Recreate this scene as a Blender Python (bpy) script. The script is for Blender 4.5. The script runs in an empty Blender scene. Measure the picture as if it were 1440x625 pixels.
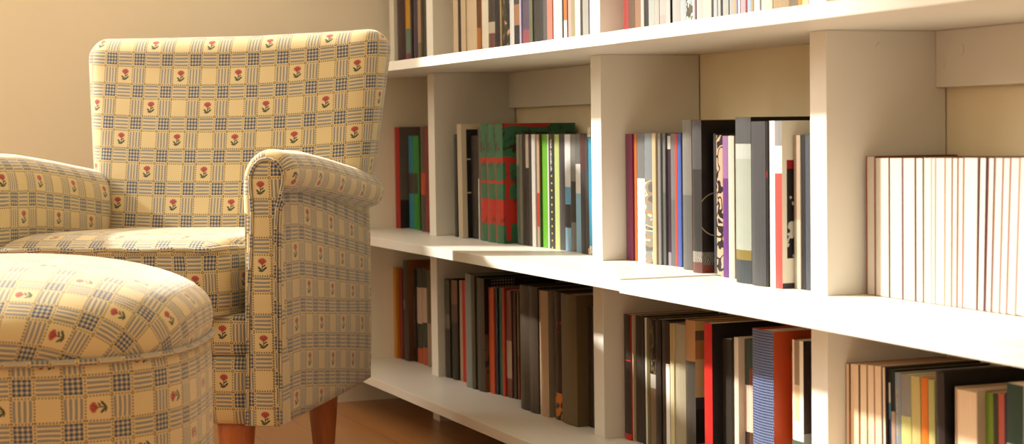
import bpy, math, random
from mathutils import Vector, Matrix
random.seed(7)
SC = bpy.context.scene
COL = SC.collection

# ------------------------------------------------------------------ camera
S = 0.35                                  # one shelf opening is 0.35 m high
cam_data = bpy.data.cameras.new('camera')
cam_data.lens = 62.81; cam_data.sensor_width = 36; cam_data.sensor_fit = 'HORIZONTAL'
cam_data.clip_start = 0.05
cam = bpy.data.objects.new('camera', cam_data); COL.objects.link(cam)
R3 = Matrix(((0.36800382, -0.04193036, 0.92887837),
             (0.92972065, 0.03150752, -0.36691524),
             (-0.01388176, 0.99862361, 0.05057841)))
cam.matrix_world = Matrix.Translation((2.76206, -1.1249, 0.62321)) @ R3.to_4x4()
cam_data.dof.use_dof = True
cam_data.dof.focus_distance = 2.95
cam_data.dof.aperture_fstop = 7.1
SC.camera = cam

# ------------------------------------------------------------------ light
SC.view_settings.view_transform = 'Standard'
SC.view_settings.look = 'None'
SC.view_settings.gamma = 1
SC.view_settings.use_curve_mapping = False
SC.view_settings.exposure = 0.0
world = bpy.data.worlds.new('room_light'); SC.world = world
world.use_nodes = True
bg = world.node_tree.nodes['Background']
bg.inputs[0].default_value = (1.0, 0.83, 0.63, 1)      # warm light bounced around the room
bg.inputs[1].default_value = 0.75

sd = bpy.data.lights.new('sun', 'SUN'); sun = bpy.data.objects.new('sun', sd); COL.objects.link(sun)
sd.energy = 7.1; sd.angle = math.radians(2.8); sd.color = (1.0, 0.95, 0.86)
to_sun = Vector((-1.0, -1.25, 1.07))
sun.rotation_euler = to_sun.to_track_quat('Z', 'Y').to_euler()

# the window in the end wall, left of the picture
WX = -1.225; WY0, WY1, WZ0, WZ1 = -3.60, -0.82, 1.12, 3.25
wd = bpy.data.lights.new('window_daylight', 'AREA'); wl = bpy.data.objects.new('window_daylight', wd); COL.objects.link(wl)
wd.shape = 'RECTANGLE'; wd.size = WY1 - WY0 - .1; wd.size_y = WZ1 - WZ0 - .1
wd.energy = 140; wd.color = (1.0, 0.93, 0.84)
wl.location = (WX - 0.06, (WY0 + WY1) / 2, (WZ0 + WZ1) / 2)
wl.rotation_euler = Vector((-1, 0, 0)).to_track_quat('Z', 'Y').to_euler()

# unseen warm area lamp added far behind the camera as room fill
fd = bpy.data.lights.new('added_fill_light', 'AREA'); fl = bpy.data.objects.new('added_fill_light', fd); COL.objects.link(fl)
fd.shape = 'RECTANGLE'; fd.size = 2.6; fd.size_y = 1.3
fd.energy = 6.5; fd.color = (1.0, 0.92, 0.80)
fl.location = (5.45, -2.2, 2.45); fl.rotation_euler = Vector((1, 0, 0)).to_track_quat('Z', 'Y').to_euler()

# ------------------------------------------------------------------ helpers
def lin(c):
    c = c / 255.0
    return c / 12.92 if c <= 0.04045 else ((c + 0.055) / 1.055) ** 2.4
def rgb(s):
    if isinstance(s, str): s = [float(q) for q in s.split(',')]
    return (lin(s[0]), lin(s[1]), lin(s[2]), 1)

class V_:
    """a node socket with arithmetic"""
    def __init__(s, nt, sock): s.nt = nt; s.s = sock
    def _op(s, op, *a):
        n = s.nt.nodes.new('ShaderNodeMath'); n.operation = op
        for i, q in enumerate((s,) + a):
            if isinstance(q, V_): s.nt.links.new(q.s, n.inputs[i])
            else: n.inputs[i].default_value = q
        return V_(s.nt, n.outputs[0])
    def __add__(s, o): return s._op('ADD', o)
    def __sub__(s, o): return s._op('SUBTRACT', o)
    def __mul__(s, o): return s._op('MULTIPLY', o)
    def __truediv__(s, o): return s._op('DIVIDE', o)
    def __lt__(s, o): return s._op('LESS_THAN', o)
    def __gt__(s, o): return s._op('GREATER_THAN', o)
    def floor(s): return s._op('FLOOR')
    def fract(s): return s._op('FRACT')
    def abs(s): return s._op('ABSOLUTE')
    def mx(s, o): return s._op('MAXIMUM', o)
    def mod(s, o): return s._op('FLOORED_MODULO', o)
    def between(s, a, b): return (s > a) * (s < b)
def mix(nt, f, a, b):
    n = nt.nodes.new('ShaderNodeMix'); n.data_type = 'RGBA'
    for sock, q in ((n.inputs[0], f), (n.inputs[6], a), (n.inputs[7], b)):
        if isinstance(q, V_): nt.links.new(q.s, sock)
        elif hasattr(q, 'links'): nt.links.new(q, sock)
        else: sock.default_value = q
    return n.outputs[2]
def new_mat(name, rough=0.6, spec=0.4):
    m = bpy.data.materials.new(name); m.use_nodes = True
    nt = m.node_tree; b = nt.nodes['Principled BSDF']
    b.inputs['Roughness'].default_value = rough
    b.inputs['Specular IOR Level'].default_value = spec
    return m, nt, b
def noise(nt, scale, detail=3, coord='Object', sx=1, sy=1, sz=1, rough=.5):
    tc = nt.nodes.new('ShaderNodeTexCoord'); mp = nt.nodes.new('ShaderNodeMapping')
    mp.inputs['Scale'].default_value = (sx, sy, sz)
    nt.links.new(tc.outputs[coord], mp.inputs[0])
    n = nt.nodes.new('ShaderNodeTexNoise'); n.inputs['Scale'].default_value = scale; n.inputs['Detail'].default_value = detail
    n.inputs['Roughness'].default_value = rough
    nt.links.new(mp.outputs[0], n.inputs[0])
    return V_(nt, n.outputs[0])
def bump(nt, b, h, strength=0.2, dist=0.001):
    n = nt.nodes.new('ShaderNodeBump'); n.inputs['Strength'].default_value = strength; n.inputs['Distance'].default_value = dist
    nt.links.new(h.s, n.inputs['Height']); nt.links.new(n.outputs[0], b.inputs['Normal'])
def soft(x, a, b):
    return ((x - a) / (b - a))._op('MINIMUM', 1.0).mx(0.0)

def plain(name, col, rough=.55, var=.06, scale=30, bumpy=0):
    m, nt, b = new_mat(name, rough)
    c = rgb(col); k = noise(nt, scale)
    d = tuple(q * (1 - var) for q in c[:3]) + (1,); e = tuple(min(1, q * (1 + var)) for q in c[:3]) + (1,)
    nt.links.new(mix(nt, k, d, e), b.inputs['Base Color'])
    if bumpy: bump(nt, b, noise(nt, 400, 2), bumpy, .0004)
    return m

def mesh(name, verts, faces, mats, parent=None, uv=None, mi=None, smooth=True, loc=None):
    me = bpy.data.meshes.new(name)
    me.from_pydata([tuple(v) for v in verts], [], faces)
    for m in mats: me.materials.append(m)
    if mi:
        for p, i in zip(me.polygons, mi): p.material_index = i
    if uv:
        ul = me.uv_layers.new(name='UVMap'); k = 0
        for p in me.polygons:
            for li, vi in zip(p.loop_indices, p.vertices):
                u = uv[p.index][li - p.loop_start] if isinstance(uv[0], list) else uv[vi]
                ul.data[li].uv = u
    for p in me.polygons: p.use_smooth = smooth
    me.update()
    o = bpy.data.objects.new(name, me); COL.objects.link(o)
    if parent: o.parent = parent
    if loc: o.location = loc
    return o
def box_vf(x0, x1, y0, y1, z0, z1):
    v = [(x0,y0,z0),(x1,y0,z0),(x1,y1,z0),(x0,y1,z0),(x0,y0,z1),(x1,y0,z1),(x1,y1,z1),(x0,y1,z1)]
    f = [(3,2,1,0),(4,5,6,7),(0,1,5,4),(1,2,6,5),(2,3,7,6),(3,0,4,7)]
    return v, f
def box(name, b, mat, parent=None, bevel=0):
    v, f = box_vf(*b)
    cx, cy, cz = (b[0]+b[1])/2, (b[2]+b[3])/2, b[4]
    v = [(p[0]-cx, p[1]-cy, p[2]-cz) for p in v]
    o = mesh(name, v, f, [mat], parent, smooth=False, loc=(cx, cy, cz))
    if bevel:
        m = o.modifiers.new('edge', 'BEVEL'); m.width = bevel; m.segments = 2; m.limit_method = 'ANGLE'
    return o
def boxes(name, bs, mat, parent=None):
    V, F = [], []
    for b in bs:
        v, f = box_vf(*b); k = len(V); V += v; F += [tuple(i + k for i in q) for q in f]
    return mesh(name, V, F, [mat], parent, smooth=False)
def empty(name, loc, rz=0):
    o = bpy.data.objects.new(name, None); COL.objects.link(o)
    o.location = loc; o.rotation_euler = (0, 0, rz); o.empty_display_size = .1
    return o
def tag(o, label, cat, group=None):
    o['label'] = label; o['category'] = cat
    if group: o['group'] = group
def struct(o): o['kind'] = 'structure'; return o
def loft(rings, closed=True, cap0=False, cap1=False):
    """rings of equal point counts -> verts, faces"""
    n = len(rings[0]); V = [p for r in rings for p in r]; F = []
    for i in range(len(rings) - 1):
        for j in range(n if closed else n - 1):
            a, b = i*n + j, i*n + (j+1) % n
            F.append((a, b, b + n, a + n))
    if cap0: F.append(tuple(range(n))[::-1])
    if cap1: F.append(tuple((len(rings)-1)*n + j for j in range(n)))
    return V, F
def smooth_path(pts, k=6, closed=False):
    """Catmull-Rom through 2D/3D points"""
    P = [Vector(p) for p in pts]; out = []; n = len(P)
    for i in range(n if closed else n - 1):
        if closed: a, b, c, d = P[i-1], P[i], P[(i+1) % n], P[(i+2) % n]
        else: a, b, c, d = P[max(i-1, 0)], P[i], P[i+1], P[min(i+2, n-1)]
        for j in range(k):
            t = j / k
            out.append(0.5*((2*b) + (c-a)*t + (2*a-5*b+4*c-d)*t*t + (3*b-3*c+d-a)*t*t*t))
    if not closed: out.append(P[-1])
    return out
def tube(name, pts, r, mat, parent, closed=False, n=8, k=4):
    P = [Vector(p) for p in (smooth_path(pts, k, closed) if k > 1 else pts)]
    V, F, UV = [], [], []; m = len(P); s = 0; last = None
    for i, p in enumerate(P):
        t = (P[(i+1) % m] - P[i-1]) if closed else (P[min(i+1, m-1)] - P[max(i-1, 0)])
        t.normalize()
        ref = Vector((0, 0, 1)) if abs(t.z) < .9 else Vector((0, 1, 0))
        if last is None: a = t.cross(ref).normalized()
        else: a = (last - t * last.dot(t)).normalized()
        last = a; b = t.cross(a)
        if i: s += (P[i] - P[i-1]).length
        for j in range(n):
            w = 2*math.pi*j/n
            V.append(p + (a*math.cos(w) + b*math.sin(w))*r); UV.append((s, j*r*6.28/n))
    for i in range(m if closed else m - 1):
        for j in range(n):
            q = (i+1) % m
            F.append((i*n+j, i*n+(j+1) % n, q*n+(j+1) % n, q*n+j))
    if not closed: F.append(tuple(range(n))[::-1]); F.append(tuple((m-1)*n+j for j in range(n)))
    return mesh(name, V, F, [mat], parent, uv=UV)

# ------------------------------------------------------------------ materials of the setting and shelf
def wood_floor():
    m, nt, b = new_mat('honey_wood_floor', .28, .5)
    tc = nt.nodes.new('ShaderNodeTexCoord'); sp = nt.nodes.new('ShaderNodeSeparateXYZ')
    nt.links.new(tc.outputs['Object'], sp.inputs[0])
    x, y = V_(nt, sp.outputs[0]), V_(nt, sp.outputs[1])
    # planks run along x, 0.12 m wide
    row = (y / .12).floor(); fy = (y / .12).fract(); fx = (x / 1.1 + row * .37).fract()
    gap = (fy < .02).mx(fx < .002)
    grain = noise(nt, 6, 5, 'Object', 1.2, 14, 1, .6); tone = noise(nt, 1.3, 2, 'Object', 1, 8, 1)
    c = mix(nt, grain, rgb('168,112,62'), rgb('194,142,88'))
    c = mix(nt, tone * .5, c, rgb('148,94,48'))
    c = mix(nt, gap * .6, c, rgb('70,36,14'))
    nt.links.new(c, b.inputs['Base Color'])
    bump(nt, b, grain, .05, .001)
    return m
M_floor = wood_floor()
M_wall = plain('beige_plaster', '250,243,226', .85, .03, 5)
M_back = plain('ochre_plaster', '240,226,192', .85, .03, 6)
M_white = plain('white_laminate', '230,226,215', .38, .012, 8)
M_frame = plain('white_paint', '238,236,230', .4, .01, 8)
def leg_wood():
    m, nt, b = new_mat('reddish_varnished_wood', .3, .5)
    g = noise(nt, 18, 5, 'Object', 6, 6, .7, .6)
    nt.links.new(mix(nt, g, rgb('158,84,44'), rgb('206,128,76')), b.inputs['Base Color'])
    return m
M_leg = leg_wood()

# ------------------------------------------------------------------ woven check fabric with small flowers
PU, PV = 0.0565, 0.0610
def fabric():
    m, nt, b = new_mat('checked_flower_fabric', .9, .25)
    b.inputs['Sheen Weight'].default_value = .7; b.inputs['Sheen Roughness'].default_value = .4
    b.inputs['Sheen Tint'].default_value = (1, .96, .88, 1)
    uv = nt.nodes.new('ShaderNodeUVMap'); sp = nt.nodes.new('ShaderNodeSeparateXYZ')
    nt.links.new(uv.outputs[0], sp.inputs[0])
    n0 = noise(nt, 30, 2, 'Object')
    n1 = noise(nt, 33, 2, 'Object', 1, 1, 1.3)
    U = (V_(nt, sp.outputs[0]) / PU) + (n0 - .5) * .03
    W = (V_(nt, sp.outputs[1]) / PV) + (n1 - .5) * .03
    fu, fv = U.fract(), W.fract()
    su = fu.between(.03, .405); sv = fv.between(.03, .405)
    zu = su.mx(fu.between(.475, .945)); zv = sv.mx(fv.between(.475, .945))
    tu = ((fu - .03) / .375 * 3.56).fract(); tv = ((fv - .03) / .375 * 3.56).fract()
    vs = su * zv * (tu < .56); hs = sv * zu * (tv < .56)
    base = mix(nt, noise(nt, 12, 3, 'Object'), rgb('202,182,138'), rgb('215,197,152'))
    blue = rgb('118,124,134'); dark = rgb('72,82,104')
    c = mix(nt, vs.mx(hs) * .85, base, blue)
    c = mix(nt, vs * hs, c, dark)
    # dashed lines beside the bands
    def line(f, a): return (f - a).abs() < .021
    du = line(fu, .985).mx(line(fu, .44)) * ((fv * 15).fract() < .55)
    dv = line(fv, .985).mx(line(fv, .44)) * ((fu * 14).fract() < .6)
    c = mix(nt, du.mx(dv) * .85, c, rgb('104,84,54'))
    # flower in every other plain square
    par = (U.floor() + W.floor()).mod(2.0) < .5
    cell = par * (fu > .46) * (fv > .46)
    a = (fu - .725) / .25; d = (fv - .725) / .25
    def ell(cx, cy, rx, ry, ang=0):
        ca, sa = math.cos(ang), math.sin(ang)
        p, q = a - cx, d - cy
        x = (p * ca + q * sa) / rx; y = (q * ca - p * sa) / ry
        return (x * x + y * y) < 1.0
    leaf = ell(-.30, -.36, .30, .11, -.75).mx(ell(.30, -.38, .30, .11, .65)).mx(ell(.22, -.08, .22, .08, .6)).mx(ell(-.22, -.62, .26, .07, -.3))
    stem = ((a.abs() < .055) * d.between(-.62, .12)).mx(ell(0, -.6, .24, .07, .1))
    bl = ell(-.26, .40, .22, .22, .5).mx(ell(.26, .40, .22, .22, -.5)).mx(ell(0, .30, .28, .28)).mx(ell(-.1, .56, .16, .16)).mx(ell(.14, .56, .16, .16))
    inner = ell(-.13, .38, .06, .16, .3).mx(ell(.13, .38, .06, .16, -.3)).mx(ell(0, .2, .16, .05))
    c = mix(nt, (leaf.mx(stem)) * cell, c, rgb('74,80,62'))
    c = mix(nt, bl * cell, c, rgb('170,84,80'))
    c = mix(nt, inner * cell * .6, c, rgb('120,44,48'))
    nt.links.new(c, b.inputs['Base Color'])
    # weave
    w1 = ((V_(nt, sp.outputs[0]) * 900).fract() - .5).abs(); w2 = ((V_(nt, sp.outputs[1]) * 900).fract() - .5).abs()
    bump(nt, b, w1 + w2 + n0 * 2 + noise(nt, 250, 2), .25, .0006)
    return m
M_fab = fabric()

# ------------------------------------------------------------------ the room
struct(box('floor', (-1.35, 5.5, -4.6, .45, -.05, 0), M_floor))
struct(box('wall_back', (-1.35, 5.5, .32, .45, 0, 3.5), M_back))
struct(box('wall_right', (5.5, 5.6, -4.6, .45, 0, 3.5), M_wall))
struct(box('wall_front', (-1.35, 5.6, -4.7, -4.6, 0, 3.5), M_wall))
struct(boxes('wall_left', [(-1.345, WX, -4.6, WY0, 0, 3.5), (-1.345, WX, WY1, .32, 0, 3.5),
                           (-1.345, WX, WY0, WY1, 0, WZ0), (-1.345, WX, WY0, WY1, WZ1, 3.5)], M_wall))
struct(box('ceiling', (-1.35, 5.6, -4.7, .45, 3.5, 3.6), M_wall))
fr = []
for (a, b_) in ((WY0, WY0+.05), (WY1-.05, WY1)): fr.append((-1.30, -1.25, a, b_, WZ0, WZ1))
for (a, b_) in ((WZ0, WZ0+.05), (WZ1-.05, WZ1)): fr.append((-1.30, -1.25, WY0+.05, WY1-.05, a, b_))
struct(boxes('window_1', fr, M_frame))

# ------------------------------------------------------------------ bookcase
T = .019; DT = .0415; RY = .3732*S; DY = .9143*S; FT = .10
Zs = {3: 0.0965, 2: .40156, 1: .77056 + .0, 0: 1.1396}    # tops of the boards
XA, XB, XC, XD = -2.4607*S, 0.0, 2.0522*S, 4.10*S
case = empty('bookcase', (0, DY/2, 0))
tag(case, 'long white laminate bookcase against the wall, full of books', 'bookcase')
def cb(name, b, bevel=.0008):
    b = (b[0], b[1], b[2]-DY/2, b[3]-DY/2, b[4], b[5])
    return box(name, b, M_white, case, bevel)
SEAM = .350
for k, zt in Zs.items():
    dz = -.0022 if k == 2 else 0
    cb('shelf_board', (-1.224, SEAM-.0008, 0, DY-.001, zt - T, zt))
    cb('shelf_board', (SEAM+.0008, 1.50, -.0020 if k in (1, 2) else 0, DY-.001, zt - T + dz, zt + dz))
for k in (3, 2, 1):
    z0, z1 = Zs[k] + .0002, Zs[k-1] - T - .0002
    for xr in (XA, XB, XC, XD):
        dz = -.0022 if (k == 2 and xr > SEAM) else 0
        dt = -.0022 if (k == 3 and xr > SEAM) else 0
        cb('upright', (xr - DT if xr != XD else xr, xr if xr != XD else xr + DT, RY, DY-.002, z0 + dz, z1 + dt))
cb('upright', (-3.325*S, -3.235*S, RY, DY-.002, Zs[1] + .0002, Zs[0] - T - .0002))
zr = Zs[2] + .7807*S
for (a, b_) in ((XA, XB - DT), (XC, XD)):
    cb('back_rail', (a + .0005, b_ - .0005, DY - .0526*S, DY - .002, zr, Zs[1] - T - .0004))
# flush round screw caps of the fourth bay
def disc(name, c, axis, r, parent):
    n = 20; V, F = [], []
    for h in (0, .0009):
        for j in range(n):
            w = 2*math.pi*j/n; a_, b_ = r*math.cos(w), r*math.sin(w)
            V.append((c[0]+h, c[1]+a_, c[2]+b_) if axis == 'x' else (c[0]+a_, c[1]-h, c[2]+b_))
    for j in range(n): F.append((j, (j+1) % n, n+(j+1) % n, n+j))
    F.append(tuple(range(n, 2*n)))
    return mesh(name, V, F, [M_white], parent, smooth=False)
disc('screw_cap', (XC, RY + .085 - DY/2, Zs[1] - T - .024), 'x', .0085, case)
disc('screw_cap', (XC + .016, DY - .0526*S - DY/2, Zs[1] - T - .043), 'y', .0085, case)
disc('screw_cap', (XC + .056, DY - .0526*S - DY/2, Zs[1] - T - .028), 'y', .0085, case)
for xr in (XA, XB, XC, XD):
    cb('foot', (xr - DT + .002, xr + .004, RY, DY - .03, 0.0, Zs[3] - T - .0002))
# ------------------------------------------------------------------ books
def uvxz(nt):
    tc = nt.nodes.new('ShaderNodeTexCoord'); sp = nt.nodes.new('ShaderNodeSeparateXYZ')
    nt.links.new(tc.outputs['Object'], sp.inputs[0])
    return V_(nt, sp.outputs[0]), V_(nt, sp.outputs[1]), V_(nt, sp.outputs[2])
def fancy(kind):
    rough = .35
    m, nt, b = new_mat('print_' + kind, rough)
    x, y, z = uvxz(nt)
    u = x + y          # across spine, then along the cover
    def ramp(v, stops):
        n = nt.nodes.new('ShaderNodeValToRGB'); nt.links.new(v.s, n.inputs[0])
        e = n.color_ramp.elements
        n.color_ramp.interpolation = 'CONSTANT'
        for i, (p, c) in enumerate(stops):
            q = e[i] if i < 2 else e.new(p)
            q.position = p; q.color = rgb(c)
        return n.outputs[0]
    if kind == 'floral':
        c = ramp(noise(nt, 55, 1), [(0, '24,22,22'), (.5, '44,62,50'), (.57, '24,22,22'), (.60, '190,125,100'), (.66, '120,60,50')])
    elif kind == 'marble':
        c = ramp(noise(nt, 45, 3), [(0, '70,66,58'), (.5, '180,195,180'), (.56, '60,56,50'), (.64, '150,165,150')])
    elif kind == 'redgreen':
        red = rgb('176,44,34'); g1 = rgb('38,84,60'); g2 = rgb('58,118,84')
        n = noise(nt, 34, 3); base = mix(nt, noise(nt, 20, 3), g1, g2)
        xl = x + .0165 + y + (n - .5) * .010
        t = (z + (noise(nt, 28, 2) - .5) * .016) / .25
        post = (xl < .007).mx((xl - .052).abs() < .005).mx((xl - .10).abs() < .005) * t.between(.02, .67)
        bar = ((t - .655).abs() < .022).mx((t - .49).abs() < .012)
        c = mix(nt, t.between(.15, .35), base, red)
        c = mix(nt, post.mx(bar), c, red)
        c = mix(nt, (noise(nt, 30, 3) > .5) * t.between(.72, .88), c, rgb('58,42,30'))
        c = mix(nt, t.between(.92, 1.2) * (xl - t * .3 + .27).between(.03, .13), c, red)
        c = mix(nt, (noise(nt, 55, 3) > .60) * .6, c, rgb('52,44,30'))
    elif kind == 'ochre':
        c = ramp(noise(nt, 90, 2), [(0, '120,70,30'), (.42, '190,140,60'), (.52, '150,90,40'), (.58, '215,190,140'), (.66, '70,80,90')])
    elif kind == 'bars':
        t = z / .27
        blk = ((t < .345).mx(t.between(.355, .605)).mx(t.between(.615, .84))) * (y > .012)
        c = mix(nt, blk, rgb('215,200,172'), rgb('32,30,30'))
        c = mix(nt, t.between(.89, .95) * y.between(.05, .085) * ((y * 500).fract() < .5), c, rgb('40,36,34'))
    elif kind == 'dots':
        f = (z / .0135).fract()
        d = ((x - .001).abs() < .0022) * (f < .26)
        c = mix(nt, d, rgb('42,50,50'), rgb('225,180,50'))
    elif kind == 'diag':
        c = mix(nt, ((z * 55 + x * 260 + noise(nt, 40, 1) * 1.0).fract() < .55), rgb('120,130,125'), rgb('238,238,232'))
    elif kind == 'collage':
        n = noise(nt, 60, 1, 'Object', .3, 1, 1)
        c = ramp(n, [(0, '90,95,95'), (.42, '150,120,90'), (.48, '120,125,125'), (.54, '215,190,140'), (.60, '80,95,110'), (.66, '190,110,60')])
    elif kind == 'figures':
        n = noise(nt, 26, 1.5)
        c = mix(nt, (n > .66) * (z < .2), rgb('30,24,22'), rgb('196,170,120'))
        ring = (((y - .03) * (y - .03) + (z - .09) * (z - .09)) - .0011).abs() < .00006
        c = mix(nt, ring, c, rgb('150,140,120'))
        c = mix(nt, z.between(.012, .032) * ((y * 520 + noise(nt, 90, 2) * 5).fract() < .33), c, rgb('170,165,155'))
        c = mix(nt, z < .012, c, rgb('120,60,50'))
    elif kind == 'grass':
        c = mix(nt, ((x * 520 + noise(nt, 90, 2) * 5).fract() < .33), rgb('60,56,54'), rgb('190,185,175'))
    elif kind == 'scroll':
        n = noise(nt, 42, 1)
        c = mix(nt, ((n - .5).abs() < .035).mx(n > .62), rgb('176,150,124'), rgb('34,26,28'))
    elif kind == 'whitered':
        t = z / .245; r = x > .003
        c = mix(nt, r * (t > .81), rgb('238,232,220'), rgb('140,140,142'))
        c = mix(nt, r * (t < .655), c, rgb('205,78,72'))
    elif kind == 'whitecover':
        t = z / .245
        pic = t.between(.17, .72) * y.between(.011, .2)
        c = mix(nt, pic, rgb('232,226,208'), rgb('30,26,26'))
        c = mix(nt, pic * (noise(nt, 40, 3) > .56), c, rgb('190,185,175'))
        c = mix(nt, t.between(.68, .73) * y.between(.011, .2), c, rgb('150,28,36'))
        c = mix(nt, t < .03, c, rgb('60,58,58'))
    elif kind == 'figure':
        n = noise(nt, 20, 3)
        t = z / .3
        c = mix(nt, z / .3, rgb('92,52,30'), rgb('150,92,44'))
        c = mix(nt, (n > .5) * t.between(.30, .58) * (y > .03), c, rgb('34,24,18'))
        c = mix(nt, (n < .42) * t.between(.30, .42) * (y > .04), c, rgb('170,120,70'))
    elif kind == 'flag':
        t = z / .28
        c = mix(nt, t < .42, rgb('34,24,26'), rgb('110,80,50'))
        c = mix(nt, t.between(.74, .90) * ((z * 160).fract() < .45) * ((y * 160).fract() < .45) * y.between(.02, .07), c, rgb('190,185,180'))
        c = mix(nt, t.between(.62, .74) * ((z * 70).fract() < .5) * (y > .015), c, rgb('140,90,85'))
        c = mix(nt, (t < .42) * (noise(nt, 45, 3) > .52), c, rgb('50,52,58'))
    elif kind == 'flame':
        c = mix(nt, (z / .29).between(0, .17) * (noise(nt, 60, 2) > .47), rgb('52,36,28'), rgb('205,120,40'))
        c = mix(nt, ((z / .29) > .94) * (noise(nt, 50, 2) > .5), c, rgb('150,40,28'))
        c = mix(nt, (z / .29).between(.55, .62) * (noise(nt, 70, 2) > .56), c, rgb('165,60,40'))
    elif kind == 'forest':
        c = ramp(noise(nt, 50, 3, 'Object', 1, 1, .5), [(0, '30,26,22'), (.52, '110,92,66'), (.57, '36,30,24'), (.64, '165,150,120')])
        c = mix(nt, (z / .29).between(.0, .34), c, rgb('120,96,74'))
        c = mix(nt, (z / .29).between(.34, .42), c, rgb('180,175,165'))
    elif kind == 'labelled':
        c = mix(nt, ((z / .29) < .5) * x.between(.004, .013), rgb('52,42,36'), rgb('242,238,234'))
    elif kind == 'patchwork':
        f = (z / .3)
        c = ramp(f, [(0, '200,150,95'), (.12, '35,28,26'), (.3, '60,50,60'), (.36, '215,175,130'), (.56, '180,125,75'), (.66, '110,90,65'), (.71, '205,165,105'), (.76, '40,26,24'), (.88, '190,140,90')])
    elif kind == 'weave':
        a = ((x * 270 + z * 70).fract() - .5).abs(); d = ((z * 250).fract() - .5).abs()
        c = mix(nt, (a + d) < .42, rgb('44,54,88'), rgb('132,146,180'))
    elif kind == 'framed':
        t = z / .28
        c = mix(nt, t < .32, rgb('232,222,202'), rgb('72,92,74'))
        c = mix(nt, x.between(-.008, .006) * t.between(.42, .93), c, rgb('150,128,104'))
        c = mix(nt, x.between(-.008, .006) * t.between(.42, .60), c, rgb('215,190,150'))
    elif kind == 'bwphoto':
        n = noise(nt, 32, 4)
        c = ramp(n, [(0, '32,28,26'), (.5, '44,38,34'), (.58, '150,145,135'), (.64, '50,44,40')])
        c = mix(nt, (z / .28) < .36, c, rgb('120,132,125'))
    else:
        c = rgb('128,128,128')
    if hasattr(c, 'links'): nt.links.new(c, b.inputs['Base Color'])
    return m
MATS = {}
def bm(c):
    if c not in MATS:
        MATS[c] = fancy(c[2:]) if c.startswith('F:') else plain('cover_' + c.replace(',', '_'), [float(q)*.88 for q in c.split(',')], .42, .08, 25)
    return MATS[c]
def page_mat(c1, c2, name):
    m, nt, b = new_mat(name, .8, .2)
    g = noise(nt, 60, 3, 'Object', 14, .3, .3, .7)
    nt.links.new(mix(nt, g, rgb(c1), rgb(c2)), b.inputs['Base Color'])
    return m
M_pages = page_mat('206,190,158', '232,220,192', 'page_edges')
M_pages_w = page_mat('190,180,166', '214,206,194', 'white_page_edges')
M_pages_b = page_mat('214,184,150', '236,210,180', 'beige_page_edges')

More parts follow.
